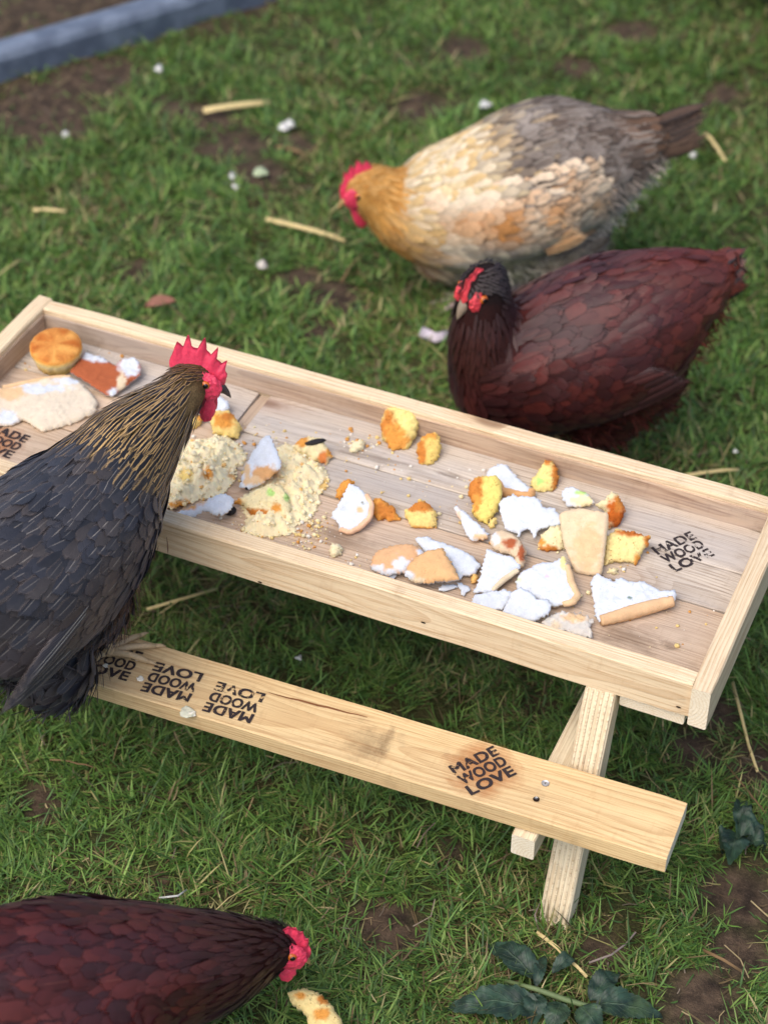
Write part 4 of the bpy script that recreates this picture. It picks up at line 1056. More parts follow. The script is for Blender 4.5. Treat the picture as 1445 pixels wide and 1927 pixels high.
# ================================================================== the hens
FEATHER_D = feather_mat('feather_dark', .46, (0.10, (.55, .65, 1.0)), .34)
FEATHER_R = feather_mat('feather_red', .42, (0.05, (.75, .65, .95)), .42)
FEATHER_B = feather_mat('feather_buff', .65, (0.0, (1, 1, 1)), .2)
RED_SKIN = plain('red_comb_skin', srgb(218, 62, 92), .42, .28, 260, .45, .8, .15)
RED_SKIN2 = plain('pale_red_comb_skin', srgb(214, 66, 76), .45, .28, 260, .45, .8, .15)
GREY_BEAK = plain('grey_beak', srgb(140, 124, 106), .35, .45, 90, .5, .2)
DARK_BEAK = plain('dark_beak', srgb(70, 62, 60), .35, .3, 120, .5, .2)
HORN_BEAK = plain('horn_beak', srgb(176, 140, 96), .35, .35, 120, .5, .2)
PALE_LOBE = plain('pale_earlobe', srgb(214, 190, 196), .6, .25, 300, .3, .5)
EYE_RING = plain('amber_eye', srgb(190, 96, 30), .12, .2, 300, .5, 0)
PUPIL = plain('black_pupil', (.004, .004, .004), .06, 0, 10, .6, 0)
LEG_SKIN = plain('scaly_leg_skin', srgb(196, 170, 132), .6, .3, 400, .35, 1.0)
LEG_SKIN2 = plain('grey_leg_skin', srgb(186, 164, 160), .6, .3, 400, .35, 1.0)
CLAW = plain('claw_horn', srgb(120, 108, 100), .4, .2, 200, .5, 0)

DOWN = attr_mat('down', rough=.9, pscale=500, var=.5, bump=.6)
DOWN2 = attr_mat('loose_down', attr='c0', rough=.9, bump=0, var=.2)
def unit(a): return a / (np.linalg.norm(a, axis=-1, keepdims=True) + 1e-12)
def feathers(name, P, D, N, L, W, c0, c1, c2, shaft, mat, parent, origin, lift=.10, k=4.0, point=None, camber=.12, kind='stuff', rows=5, edge=None):
    """P roots, D directions, N outward normals; c0 web, c1 rim, c2 shaft colours. Joined into one mesh."""
    n = len(P)
    if n == 0: return None
    D = unit(D - N * (D * N).sum(1, keepdims=True)); S = np.cross(N, D)
    vs = np.linspace(0, 1, rows)
    rnd = np.interp(vs, [0, .25, .55, .8, .93, 1], [.35, .78, 1, .92, .62, .12])
    pnt = np.interp(vs, [0, .2, .45, .7, .9, 1], [.45, .9, 1, .66, .25, .03])
    if point is None: point = np.zeros(n)
    V = np.zeros((n, rows, 3, 3))
    lift = np.broadcast_to(np.asarray(lift, float), (n,)); k = np.broadcast_to(np.asarray(k, float), (n,))
    for j, v in enumerate(vs):
        wj = W * (rnd[j] * (1 - point) + pnt[j] * point) / 2
        s = v * L
        c = P + D * s[:, None] + N * (lift * s - k * s * s + .0012)[:, None]
        for i, sg in enumerate((-1, 0, 1)):
            V[:, j, i] = c + S * (wj * sg)[:, None] - N * (abs(sg) * wj * camber * 2)[:, None]
    V = V.reshape(-1, 3) - np.array(origin)
    m = rows * 3
    b = (np.arange(n) * m)[:, None]
    F = np.concatenate([b + np.array([[j * 3 + i, j * 3 + i + 1, j * 3 + i + 4, j * 3 + i + 3]]) for j in range(rows - 1) for i in range(2)])
    me = mesh_np(name, V, F)
    u = np.tile(np.array([0, .5, 1.0]), n * rows); vv = np.tile(np.repeat(vs, 3), n)
    uvl = me.uv_layers.new(name='fuv')
    li = np.zeros(len(me.loops), np.int32); me.loops.foreach_get('vertex_index', li)
    uvl.data.foreach_set('uv', np.stack([u[li], vv[li]], -1).astype(np.float32).ravel())
    r = lambda a: np.repeat(a, m, 0)
    set_col(me, 'c0', np.concatenate([r(c0), r(shaft[:, None])], -1))
    set_col(me, 'c1', np.concatenate([r(c1), np.full((n * m, 1), .42) if edge is None else r(edge[:, None])], -1))
    set_col(me, 'c2', np.concatenate([r(c2), np.ones((n * m, 1))], -1))
    o = link(name, me, mat, parent)
    if kind: o['kind'] = kind
    return o

def build_hen(name, label, joints, centre, az, head_f, head_scale, look, feet, mat, comb, head_up=None, flat=.96, wing_drop=.30, tail_spread=.5, n_tail=11, tail_len=.13, wing_len=.13, extra=(), beak_mat=DARK_BEAK, skin=RED_SKIN, lobe=None, leg_mat=LEG_SKIN, wing_t=(3.0, 5.6), seed=1, spacing=1.0, squat=1.0):
    """joints: (px, py, radius px) from head to tail root, laid in the bird's own upright plane (through centre, facing az)."""
    rng = np.random.default_rng(seed)
    C = Vector(centre)
    d = Vector((math.cos(az), math.sin(az), 0)); side = np.array([-d.y, d.x, 0.0])
    J, R = [], []
    for px, py, r in joints:
        p = on_plane(px, py, C, Vector(side)); J.append(np.array(p)); R.append(r * (p - CAM_LOC).length / FPX * .93)
    J = np.array(J); R = np.array(R)
    nj = len(J)
    base = np.array([np.mean([f[0] for f in feet]), np.mean([f[1] for f in feet]), min(f[2] for f in feet)])
    root = empty(name, base)
    tag(root, label, 'hen', 'hens feeding round the table')
    # smooth chain
    def cr(t, A):
        i = int(min(max(math.floor(t), 0), nj - 2)); u = t - i
        p0, p1, p2, p3 = A[max(i - 1, 0)], A[i], A[i + 1], A[min(i + 2, nj - 1)]
        return .5 * ((2 * p1) + (-p0 + p2) * u + (2 * p0 - 5 * p1 + 4 * p2 - p3) * u * u + (-p0 + 3 * p1 - 3 * p2 + p3) * u ** 3)
    T = np.linspace(0, nj - 1, 90)
    CP = np.array([cr(t, J) for t in T]); CR = np.array([max(.008, float(cr(t, R))) for t in T])
    TAN = unit(np.gradient(CP, axis=0))
    bm = bmesh.new()
    sv = Vector(side)
    for p, r, tg, t in list(zip(CP, CR, TAN, T))[::2]:
        ax2 = Vector(np.cross(tg, side)).normalized()
        wf = flat if t > 2.2 else 1.0
        if t < .3:
            hf_ = Vector(head_f).normalized(); hu0 = Vector(head_up or (0, 0, 1)); hu0 = (hu0 - hf_ * hu0.dot(hf_)).normalized()
            bm_ellipsoid(bm, p, (hf_, hf_.cross(hu0), hu0), (r * 1.10, r * .80, r * .96), 2)
            continue
        bm_ellipsoid(bm, p, (Vector(tg), sv, ax2), (r, r * wf, r * (squat if t > 2.5 else 1)), 2)
    for e in extra:    # (px, py, r px, lateral metres)
        p = on_plane(e[0], e[1], C, sv); r = e[2] * (p - CAM_LOC).length / FPX * .93
        for s in ((1, -1) if e[3] else (0,)):
            bm_ellipsoid(bm, p + sv * (s * e[3]), (d, sv, UP), (r, r * .8, r), 2)
    # folded wings: a long shallow swelling on each flank
    ws, we = wing_t
    wing = {}
    for s in (1, -1):
        a = cr(ws, J) + side * s * R_at(R, ws) * flat * .86; b = cr(we, J) + side * s * R_at(R, we) * flat * .88 - np.array([0, 0, wing_drop * R_at(R, we)])
        wing[s] = (a, b)
        wa = Vector(b - a); L = wa.length; wa.normalize()
        up = (UP - wa * wa.dot(UP)).normalized()
        bm_ellipsoid(bm, (a + b) / 2, (wa, wa.cross(up), up), (L * .60, .032, R.max() * .56), 3)
    me0 = bpy.data.meshes.new('tmp'); bm.to_mesh(me0); bm.free()
    tmp = bpy.data.objects.new('tmp', me0); COL.objects.link(tmp)
    rm = tmp.modifiers.new('r', 'REMESH'); rm.mode = 'VOXEL'; rm.voxel_size = .0055
    sm = tmp.modifiers.new('s', 'SMOOTH'); sm.factor = .5; sm.iterations = 6
    dg = bpy.context.evaluated_depsgraph_get(); dg.update()
    me = bpy.data.meshes.new_from_object(tmp.evaluated_get(dg))
    bpy.data.objects.remove(tmp); bpy.data.meshes.remove(me0)
    V = np.zeros(len(me.vertices) * 3, np.float32); me.vertices.foreach_get('co', V); V = V.reshape(-1, 3).astype(float)
    Nv = np.zeros(len(me.vertices) * 3, np.float32); me.vertices.foreach_get('normal', Nv); Nv = Nv.reshape(-1, 3).astype(float)
    me.polygons.foreach_set('use_smooth', [True] * len(me.polygons))
    for v in me.vertices: v.co = Vector(V[v.index] - base)
    body = link('body', me, DOWN, root)
    # ---- plumage
    f = np.array(head_f, float); f /= np.linalg.norm(f)
    hu = np.array(head_up, float) if head_up is not None else np.array([0, 0, 1.0])
    u = hu - f * (hu @ f); u /= np.linalg.norm(u); s_ = np.cross(f, u)
    H = J[0]; hs = head_scale
    order = rng.permutation(len(V))
    d2 = ((V[:, None, :] - CP[None]) ** 2).sum(2)
    ti = (np.sqrt(d2) - CR[None] * .85).argmin(1)
    tt = T[ti]
    rel = V - H
    hf, hu_, hs_ = rel @ f, rel @ u, rel @ s_
    face = (((hf - .0115 * hs) / (.0115 * hs)) ** 2 + ((hu_ - .0005 * hs) / (.0100 * hs)) ** 2 < 1) & (np.abs(hs_) > .004) | (hf > .019 * hs) & (np.abs(hu_) < .012 * hs) & (np.abs(hs_) < .012 * hs)
    face |= (np.abs(hs_) < .0045 * hs) & (hu_ > 0) & (hf > -.014 * hs)
    face &= np.linalg.norm(rel, axis=1) < .042 * hs
    up = Nv[:, 2]
    # even scatter
    grid = {}; pick = []
    sp = np.interp(tt, [0, .6, 1.2, 2.2, 3.0, nj - 1], np.array([.0030, .0048, .0062, .0078, .0098, .0105])) * spacing
    keep = rng.random(len(V)) < 1.0
    for i in order:
        if face[i]: continue
        r = sp[i]; c = .012
        key = tuple((V[i] // c).astype(int)); ok = True
        for ax in range(-1, 2):
            for ay in range(-1, 2):
                for az_ in range(-1, 2):
                    for j in grid.get((key[0] + ax, key[1] + ay, key[2] + az_), ()):
                        if ((V[i] - V[j]) ** 2).sum() < r * r: ok = False; break
                    if not ok: break
                if not ok: break
            if not ok: break
        if ok: grid.setdefault(key, []).append(i); pick.append(i)
    pick = np.array(pick)
    P, N, t = V[pick], Nv[pick], tt[pick]
    lat = (P - CP[ti[pick]]) @ side
    fl = TAN[ti[pick]].copy()
    fl = fl + np.array([0, 0, -1.0]) * np.clip((t - 2.2) * .22, 0, .26)[:, None] * (1 - np.clip(np.abs(N[:, 2]), 0, 1))[:, None]
    head = t < .5
    fl[head] = -f * .7 + TAN[ti[pick]][head] * .9
    fl += rng.normal(0, 1, fl.shape) * np.interp(t, [0, 2.4, 3], [.05, .05, .12])[:, None]
    # where on the wing?
    onwing = np.zeros(len(P), bool)
    for s in (1, -1):
        a, b = wing[s]; ab = b - a; L = np.linalg.norm(ab); q = ((P - a) @ ab) / L ** 2
        dist = np.linalg.norm(P - a - np.clip(q, -.25, 1.1)[:, None] * ab, axis=1)
        w = (dist < R.max() * .62) & (lat * s > 0) & (q > -.3) & (q < 1.2)
        onwing |= w
        fl[w] = unit(ab)[None] + rng.normal(0, .07, (w.sum(), 3))
    info = dict(P=P, N=N, t=t, lat=lat, up=N[:, 2], wing=onwing, rng=rng, n=len(P), z=P[:, 2], nj=nj)
    st = look(info)
    from mathutils.kdtree import KDTree
    kd = KDTree(len(P))
    for i, p in enumerate(P): kd.insert(p, i)
    kd.balance()
    near = np.array([kd.find(v)[1] for v in V])
    set_col(me, 'col', np.concatenate([(st['c0'][near] * .55 + st['c1'][near] * .35), np.ones((len(V), 1))], -1))
    regions = {'hackle_feathers': (t < 2.7) & ~onwing, 'back_and_breast_feathers': (t >= 2.7) & ~onwing, 'wing_covert_feathers': onwing}
    for nm, msk in regions.items():
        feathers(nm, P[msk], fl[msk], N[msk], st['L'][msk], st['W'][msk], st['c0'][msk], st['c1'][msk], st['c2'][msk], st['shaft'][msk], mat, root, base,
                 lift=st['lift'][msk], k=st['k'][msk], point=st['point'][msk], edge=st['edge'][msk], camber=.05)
    # ---- loose down under the belly and round the thighs
    fm = np.where((N[:, 2] < st.get('fluff', -.22)) & (t > 3.4) & ~onwing)[0]
    if len(fm):
        k_ = np.repeat(fm, 12); q_ = len(k_)
        fP = P[k_] + rng.normal(0, .006, (q_, 3)); fD = fl[k_] * .6 + np.array([0, 0, -.6]) + rng.normal(0, .30, (q_, 3)); fD = unit(fD)
        fN = unit(N[k_] + rng.normal(0, .3, (q_, 3))); fc = st['c0'][k_] * .5 + st['c1'][k_] * .5
        fc = fc * rng.uniform(.8, 1.5, q_)[:, None]
        feathers('down_fluff', fP, fD, fN, rng.uniform(.010, .024, q_), rng.uniform(.0010, .0022, q_), fc, fc, fc, np.zeros(q_), DOWN2, root, base, lift=rng.uniform(.05, .5, q_), k=4.0, rows=4)
    # ---- flight feathers: each a part of its own
    for s in (1, -1):
        a, b = wing[s]; ab = unit(b - a); L = np.linalg.norm(b - a)
        upv = np.array([0, 0, 1.0]) - ab * ab[2]; upv = unit(upv)
        out = np.cross(ab, upv); out *= np.sign(out @ (side * s))
        for kf in range(9):
            q = kf / 8
            rt = a + ab * L * (.42 + .22 * q) + upv * (R.max() * (.12 - .62 * q)) + out * (.029 - .010 * q)
            dr = unit(ab + upv * (-.10 + .22 * q) + out * (-.10))
            cc = st['flight'](q, rng)
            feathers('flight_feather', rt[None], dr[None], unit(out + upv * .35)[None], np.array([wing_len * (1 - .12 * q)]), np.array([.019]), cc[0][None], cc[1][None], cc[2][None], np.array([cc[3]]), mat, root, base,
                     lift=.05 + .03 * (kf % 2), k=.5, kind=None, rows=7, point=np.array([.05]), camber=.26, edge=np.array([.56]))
    # ---- tail fan
    tb = CP[-1]; td = unit(TAN[-1]); tu = np.cross(side, td); tu = tu * np.sign(tu[2] + 1e-6)
    for kf in range(n_tail):
        q = kf / (n_tail - 1) * 2 - 1
        dr = unit(td + side * q * tail_spread * .35 + tu * (.30 - abs(q) * tail_spread * .8))
        nn = unit(side * q * 1.1 + tu * (1.15 - abs(q)) + 1e-3)
        rt = tb - td * .03 + side * q * R[-1] * .55 + tu * R[-1] * (.45 - .55 * abs(q))
        cc = st['tail'](abs(q), rng)
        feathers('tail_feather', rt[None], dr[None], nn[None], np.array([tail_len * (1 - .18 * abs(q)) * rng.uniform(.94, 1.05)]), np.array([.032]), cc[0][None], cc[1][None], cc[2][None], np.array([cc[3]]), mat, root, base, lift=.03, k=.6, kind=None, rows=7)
    # ---- head: face skin, eyes, beak, comb, wattles
    hv = lambda a, b, c: Vector(H + f * a * hs + u * b * hs + s_ * c * hs - base)
    ax = (Vector(f), Vector(s_), Vector(u))
    fs = comb.get('face', 1.0)
    for s in (1, -1):
        bm = bmesh.new(); bm_ellipsoid(bm, hv(.011, .0005, .0098 * s), ax, (.0150 * hs * fs, .0056 * hs, .0130 * hs * fs), 5)
        for v in bm.verts: v.co += (v.co - hv(.011, .0005, .0098 * s)) * (.12 * ns(v.co.x * 210, v.co.y * 210, v.co.z * 210)) + Vector(v.normal) * ns(v.co.x * 700, v.co.y * 700, v.co.z * 700) * .0011
        link('face_skin', mesh_bm('face_skin', bm), skin, root)
        bm = bmesh.new(); bm_ellipsoid(bm, hv(.0105, .0045, .0148 * s), ax, (.0042 * hs, .0026 * hs, .0038 * hs), 3)
        e = link('eye', mesh_bm('eye', bm), EYE_RING, root)
        bm = bmesh.new(); bm_ellipsoid(bm, hv(.0110, .0045, .0164 * s), ax, (.0026 * hs, .0014 * hs, .0026 * hs), 3)
        link('pupil', mesh_bm('pupil', bm), PUPIL, e)
        bm = bmesh.new(); bm_ellipsoid(bm, hv(-.005, -.011, .0130 * s), ax, (.0055 * hs, .0030 * hs, .0075 * hs), 3)
        link('ear_lobe', mesh_bm('ear_lobe', bm), lobe or skin, root)
        bm = bmesh.new(); bm_ellipsoid(bm, hv(.0195, -.0165 * comb.get('wat', 1) - .004, .0060 * s), (Vector(f + .25 * u).normalized(), Vector(s_), Vector(u - .25 * f).normalized()), (.0075 * hs, .0028 * hs, .0125 * hs * comb.get('wat', 1)), 4)
        for v in bm.verts: v.co += Vector(v.normal) * ns(v.co.x * 300, v.co.y * 300, v.co.z * 300) * .0012
        link('wattle', mesh_bm('wattle', bm), skin, root)
    for nm, dz, ln, r0 in (('upper_beak', .000, .0185, .0070), ('lower_beak', -.0050, .0140, .0048)):
        bm = bmesh.new()
        pts, rr = [], []
        for i in range(8):
            q = i / 7
            pts.append(hv(.017 + ln * q, dz - (.0075 * q * q if nm[0] == 'u' else -.0005 * q), 0)); rr.append((r0 * hs * (1 - q) ** .75 * .82 + .0006, r0 * hs * (1 - q) ** .75 + .0006))
        bm_tube(bm, pts, rr, 10)
        link(nm, mesh_bm(nm, bm), beak_mat, root)
    # comb: outline in the head's middle plane, thick at the root, thin at the points
    pts = comb['pts']; lean = comb.get('lean', 0.0); ch = comb['h']; x0, x1 = comb['x']
    ncol = 60; nrow = 7
    CV, CF = [], []
    for sd in (1, -1):
        for i in range(ncol + 1):
            q = i / ncol
            top = ch * hs * np.interp(q, [p[0] for p in pts], [p[1] for p in pts])
            bx = x1 + (x0 - x1) * q; by = .0160 - 18 * (bx - .002) ** 2
            for j in range(nrow + 1):
                v = j / nrow; hgt = top * v
                fan = (q - .45) * comb.get('fan', -.5) * hgt
                th = (.0042 * hs * (1 - v) ** .6 + .0009) * min(1, q * 8 + .25, (1 - q) * 8 + .25)
                w = H + f * (bx * hs - fan - comb.get('shear', .2) * hgt * v) + u * (by * hs + hgt - .004 * hs) + s_ * (sd * th + lean * hgt * v + .0012 * math.sin(q * 23) * v)
                CV.append(w - base + np.array([ns(*(w * 400)), ns(*(w * 400 + 9)), 0]) * .0006)
    st_ = (ncol + 1) * (nrow + 1)
    for sd in (0, 1):
        for i in range(ncol):
            for j in range(nrow):
                a = sd * st_ + i * (nrow + 1) + j; q = (a, a + nrow + 1, a + nrow + 2, a + 1)
                CF.append(q if sd else q[::-1])
    for i in range(ncol):
        a = i * (nrow + 1) + nrow; CF.append((a, a + nrow + 1, st_ + a + nrow + 1, st_ + a))
    for j in range(nrow):
        for i in (0, ncol):
            a = i * (nrow + 1) + j; CF.append((a, a + 1, st_ + a + 1, st_ + a))
    link('comb', mesh_np('comb', CV, CF), skin, root)
    # ---- legs
    for fi, (fx, fy, fz) in enumerate(feet):
        bm = bmesh.new()
        ft = Vector((fx, fy, fz)); tdir = Vector(st.get('toe', (-d.x, -d.y, 0))); tdir.z = 0; tdir.normalize(); ts = Vector((-tdir.y, tdir.x, 0))
        ci = np.abs(CP[:, :2] - np.array([fx, fy])).sum(1) + np.where(T < 2.5, 9, 0)
        hip = Vector(CP[ci.argmin()]) + sv * ((ft - Vector(CP[ci.argmin()])).dot(sv) * .8)
        ank = ft + Vector((0, 0, .012)); hock = ft + Vector((0, 0, min(.085, (hip.z - fz) * .55))) - tdir * .022
        bm_tube(bm, [hip, hip * .45 + hock * .55, hock, (hock * .5 + ank * .5), ank, ft + Vector((0, 0, .007))], [.030, .016, .0078, .0058, .0066, .006], 10)
        for ang, ln in ((0, .050), (.5, .042), (-.5, .042), (math.pi + .25, .020)):
            dv = (tdir * math.cos(ang) + ts * math.sin(ang))
            pp = [ft + Vector((0, 0, .008)) + dv * (ln * q) + Vector((0, 0, .004 * math.sin(q * 3.1) - .0035 * q)) for q in (0, .2, .4, .6, .8, 1.0)]
            bm_tube(bm, pp, [.0048, .0042, .0040, .0034, .0036, .0026], 8)
            bm_tube(bm, [pp[-1], pp[-1] + dv * .006 - Vector((0, 0, .001)), pp[-1] + dv * .012 - Vector((0, 0, .0042))], [.0028, .0020, .0004], 6)
        bm.transform(Matrix.Translation(-Vector(base)))
        link('leg', mesh_bm('leg', bm), leg_mat, root)
    return root
def R_at(R, t):
    return float(np.interp(t, range(len(R)), R))
def pick_cols(rng, n, pal, var=.15):
    pal = np.array(pal); return pal[rng.integers(0, len(pal), n)] * rng.uniform(1 - var, 1 + var, n)[:, None]
def base_style(I):
    n, t, up, rng = I['n'], I['t'], I['up'], I['rng']
    L = np.interp(t, [0, .6, 1.5, 2.4, 3.2, I['nj'] - 1], [.009, .018, .036, .040, .036, .046]) * rng.uniform(.72, 1.28, n)
    W = np.interp(t, [0, .6, 1.5, 2.4, 3.2, I['nj'] - 1], [.0042, .0060, .0080, .0100, .018, .022]) * rng.uniform(.75, 1.25, n)
    W = np.where(I['wing'], W * 1.15, W)
    point = np.clip(np.interp(t, [0, 1, 2.2, 2.8], [.6, .9, .8, .1]), 0, 1)
    return dict(L=L, W=W, point=point, lift=np.interp(t, [0, 1.2, 2], [.26, .2, .13]) * rng.uniform(.7, 1.2, n), k=np.interp(t, [0, 1, 2, 3, 9], [0, 1.5, 4, 3.2, 3.5]), shaft=np.zeros(n), edge=np.full(n, .5), c2=np.ones((n, 3)) * .4)

# ---- 1. dark hen with gold-laced hackle on the bench
def look_speckled(I):
    S = base_style(I); n, t, rng, up = I['n'], I['t'], I['rng'], I['up']
    blk = np.array(srgb(26, 27, 33)); gold = np.array(srgb(212, 174, 116)); chest = np.array(srgb(172, 120, 76))
    char = pick_cols(rng, n, [srgb(52, 53, 61), srgb(58, 57, 62), srgb(46, 47, 54), srgb(68, 63, 63)], .12)
    warm = pick_cols(rng, n, [srgb(92, 80, 76), srgb(82, 72, 70), srgb(102, 87, 80)], .12)
    k = np.clip((t - 2.65) / .4 + rng.normal(0, .12, n), 0, 1)[:, None]
    w = (np.clip((.45 - up) * 1.6, 0, 1) * (I['wing'] * .8 + .2))[:, None]
    body = char * (1 - w) + warm * w
    S['c0'] = blk * (1 - k) + body * k
    rim = np.where((rng.random(n) < .5)[:, None], np.array(srgb(92, 84, 82)), body * 1.25)
    S['c1'] = (gold * rng.uniform(.75, 1.2, n)[:, None]) * (1 - k) + rim * k
    hd = np.clip((.8 - t) / .5, 0, 1)[:, None]
    S['c0'] = S['c0'] * (1 - hd) + np.array(srgb(70, 54, 38)) * hd; S['c1'] = S['c1'] * (1 - hd) + np.array(srgb(142, 108, 66)) * hd
    S['shaft'] = np.where(t > 2.4, (rng.random(n) < .55) * rng.uniform(.25, .8, n), 0.0)
    S['c2'] = np.ones((n, 3)) * np.array(srgb(156, 148, 138))
    S['edge'] = np.interp(t, [.5, 1, 2.7, 3.1], [.42, .44, .44, .60])
    S['L'] = np.where(t > 2.9, S['L'] * .85, S['L']); S['W'] = np.where(t > 2.9, S['W'] * .85, S['W'])
    hk = (t > .7) & (t < 2.8); S['W'] = np.where(hk, S['W'] * .78, S['W']); S['L'] = np.where(hk, S['L'] * 1.4, S['L']); S['point'] = np.where(hk, .35, S['point'])
    fr = (I['N'] @ np.array([.55, .80, 0.1]) > .35) & (t > 2.4) & (t < 4.6) & ~I['wing']
    S['c1'] = np.where(fr[:, None], np.array(srgb(140, 106, 84)) * rng.uniform(.8, 1.2, n)[:, None], S['c1']); S['c0'] = np.where(fr[:, None], np.array(srgb(64, 50, 48)), S['c0'])
    fl = lambda q, r: (np.array(srgb(60, 58, 64)) * r.uniform(.75, 1.15), np.array(srgb(120, 110, 106)) * r.uniform(.8, 1.1), np.array(srgb(176, 170, 160)), .9)
    S['flight'] = fl; S['tail'] = lambda q, r: (np.array(srgb(34, 35, 42)), np.array(srgb(60, 56, 56)), np.array(srgb(120, 115, 110)), .5)
    S['toe'] = (.75, .62, 0)
    return S
build_hen('speckled_hen', 'dark grey hen with gold-laced neck and tall pink comb standing on the bench', joints=[(368, 708, 41), (326, 758, 54), (258, 832, 90), (196, 920, 130), (126, 1016, 172), (44, 1090, 182), (-55, 1140, 140), (-145, 1150, 85)],
          centre=(.306, -.118, .340), az=math.radians(79), head_f=(.88, .24, -.34), head_up=(-.1, .1, 1), head_scale=1.22, look=look_speckled, feet=[tuple(at(208, 1238, BZ)), tuple(at(120, 1222, BZ))], mat=FEATHER_D,
          comb=dict(h=.028, x=(-.024, .026), lean=.06, fan=.75, shear=.05, wat=1.15, pts=[(0, .05), (.06, .32), (.13, .40), (.17, .72), (.21, .46), (.30, .52), (.35, .95), (.40, .55), (.48, .60), (.54, 1.10), (.60, .62), (.68, .62), (.74, 1.05), (.80, .6), (.87, .82), (.92, .5), (1, .15)]),
          extra=[(75, 1235, 78, .03), (150, 1120, 120, 0)], lobe=PALE_LOBE, beak_mat=DARK_BEAK, wing_t=(3.0, 6.0), wing_drop=.45, seed=11, spacing=.88, tail_len=.15, leg_mat=LEG_SKIN, wing_len=.15)

# ---- 2. mahogany hen behind the table
def look_red(dark=1.0, tailred=True):
    def fn(I):
        S = base_style(I); n, t, rng, up, nj = I['n'], I['t'], I['rng'], I['up'], I['nj']
        head = np.array(srgb(38, 24, 24)); neck = np.array(srgb(62, 28, 25))
        body = pick_cols(rng, n, [srgb(78, 30, 29), srgb(68, 27, 28), srgb(88, 35, 31), srgb(60, 25, 27)], .12)
        rust = pick_cols(rng, n, [srgb(108, 50, 39), srgb(96, 44, 37), srgb(118, 58, 44)], .12)
        k1 = np.clip((t - .3) / .6, 0, 1)[:, None]; k2 = np.clip((t - 1.8) / 1.0, 0, 1)[:, None]
        c = head * (1 - k1) + neck * k1; c = c * (1 - k2) + body * k2
        k3 = (np.clip((t - (nj - 3.2)) / 1.8 + rng.normal(0, .12, n), 0, 1) * .85)[:, None] if tailred else np.zeros((n, 1))
        c = c * (1 - k3) + rust * k3
        low = np.clip((-up - .05) * 1.6, 0, .6)[:, None] * np.clip((t - 3.5), 0, 1)[:, None]
        c = c * (1 - low) + np.array(srgb(104, 48, 42)) * low
        drift = np.array([1 + .38 * ns(p[0] * 22, p[1] * 22, p[2] * 22) for p in I['P']])[:, None]; c = c * drift
        S['c0'] = c * dark; S['c1'] = c * dark * rng.uniform(.7, 1.0, n)[:, None]; S['edge'] = np.full(n, .62)
        S['shaft'] = (rng.random(n) < .12) * .35; S['c2'] = np.ones((n, 3)) * np.array(srgb(140, 84, 70))
        S['flight'] = lambda q, r: (np.array(srgb(70, 31, 30)) * dark * r.uniform(.7, 1.25), np.array(srgb(36, 18, 20)) * dark, np.array(srgb(120, 70, 56)), .4)
        S['tail'] = lambda q, r: (np.array(srgb(104, 48, 38)) * r.uniform(.8, 1.1), np.array(srgb(28, 22, 26)), np.array(srgb(60, 40, 36)), .3)
        return S
    return fn
RED_FEET = [(.585, .575, 0.0), (.640, .640, 0.0)]
build_hen('mahogany_hen', 'deep mahogany red hen behind the tray, head turned towards the viewer', joints=[(909, 538, 50), (910, 596, 62), (918, 660, 80), (962, 708, 122), (1048, 668, 158), (1140, 632, 164), (1232, 576, 118), (1318, 530, 62)],
          centre=(.612, .611, .190), az=math.radians(35), head_f=(-.42, -.78, -.46), head_scale=1.46, look=look_red(), feet=RED_FEET, mat=FEATHER_R, skin=RED_SKIN2,
          comb=dict(h=.011, x=(-.016, .024), fan=-.1, wat=.85, face=.85, pts=[(0, .2), (.1, .7), (.2, .6), (.3, 1.0), (.38, .7), (.46, 1.0), (.55, .7), (.65, .9), (.75, .6), (.85, .5), (1, .1)]),
          extra=[(1188, 712, 98, 0), (1130, 760, 92, 0)], wing_t=(3.1, 5.7), wing_drop=.20, tail_len=.105, tail_spread=.6, seed=12, spacing=.88, beak_mat=GREY_BEAK, wing_len=.11, lobe=plain('dusky_earlobe', srgb(120, 86, 92), .6, .2, 300))

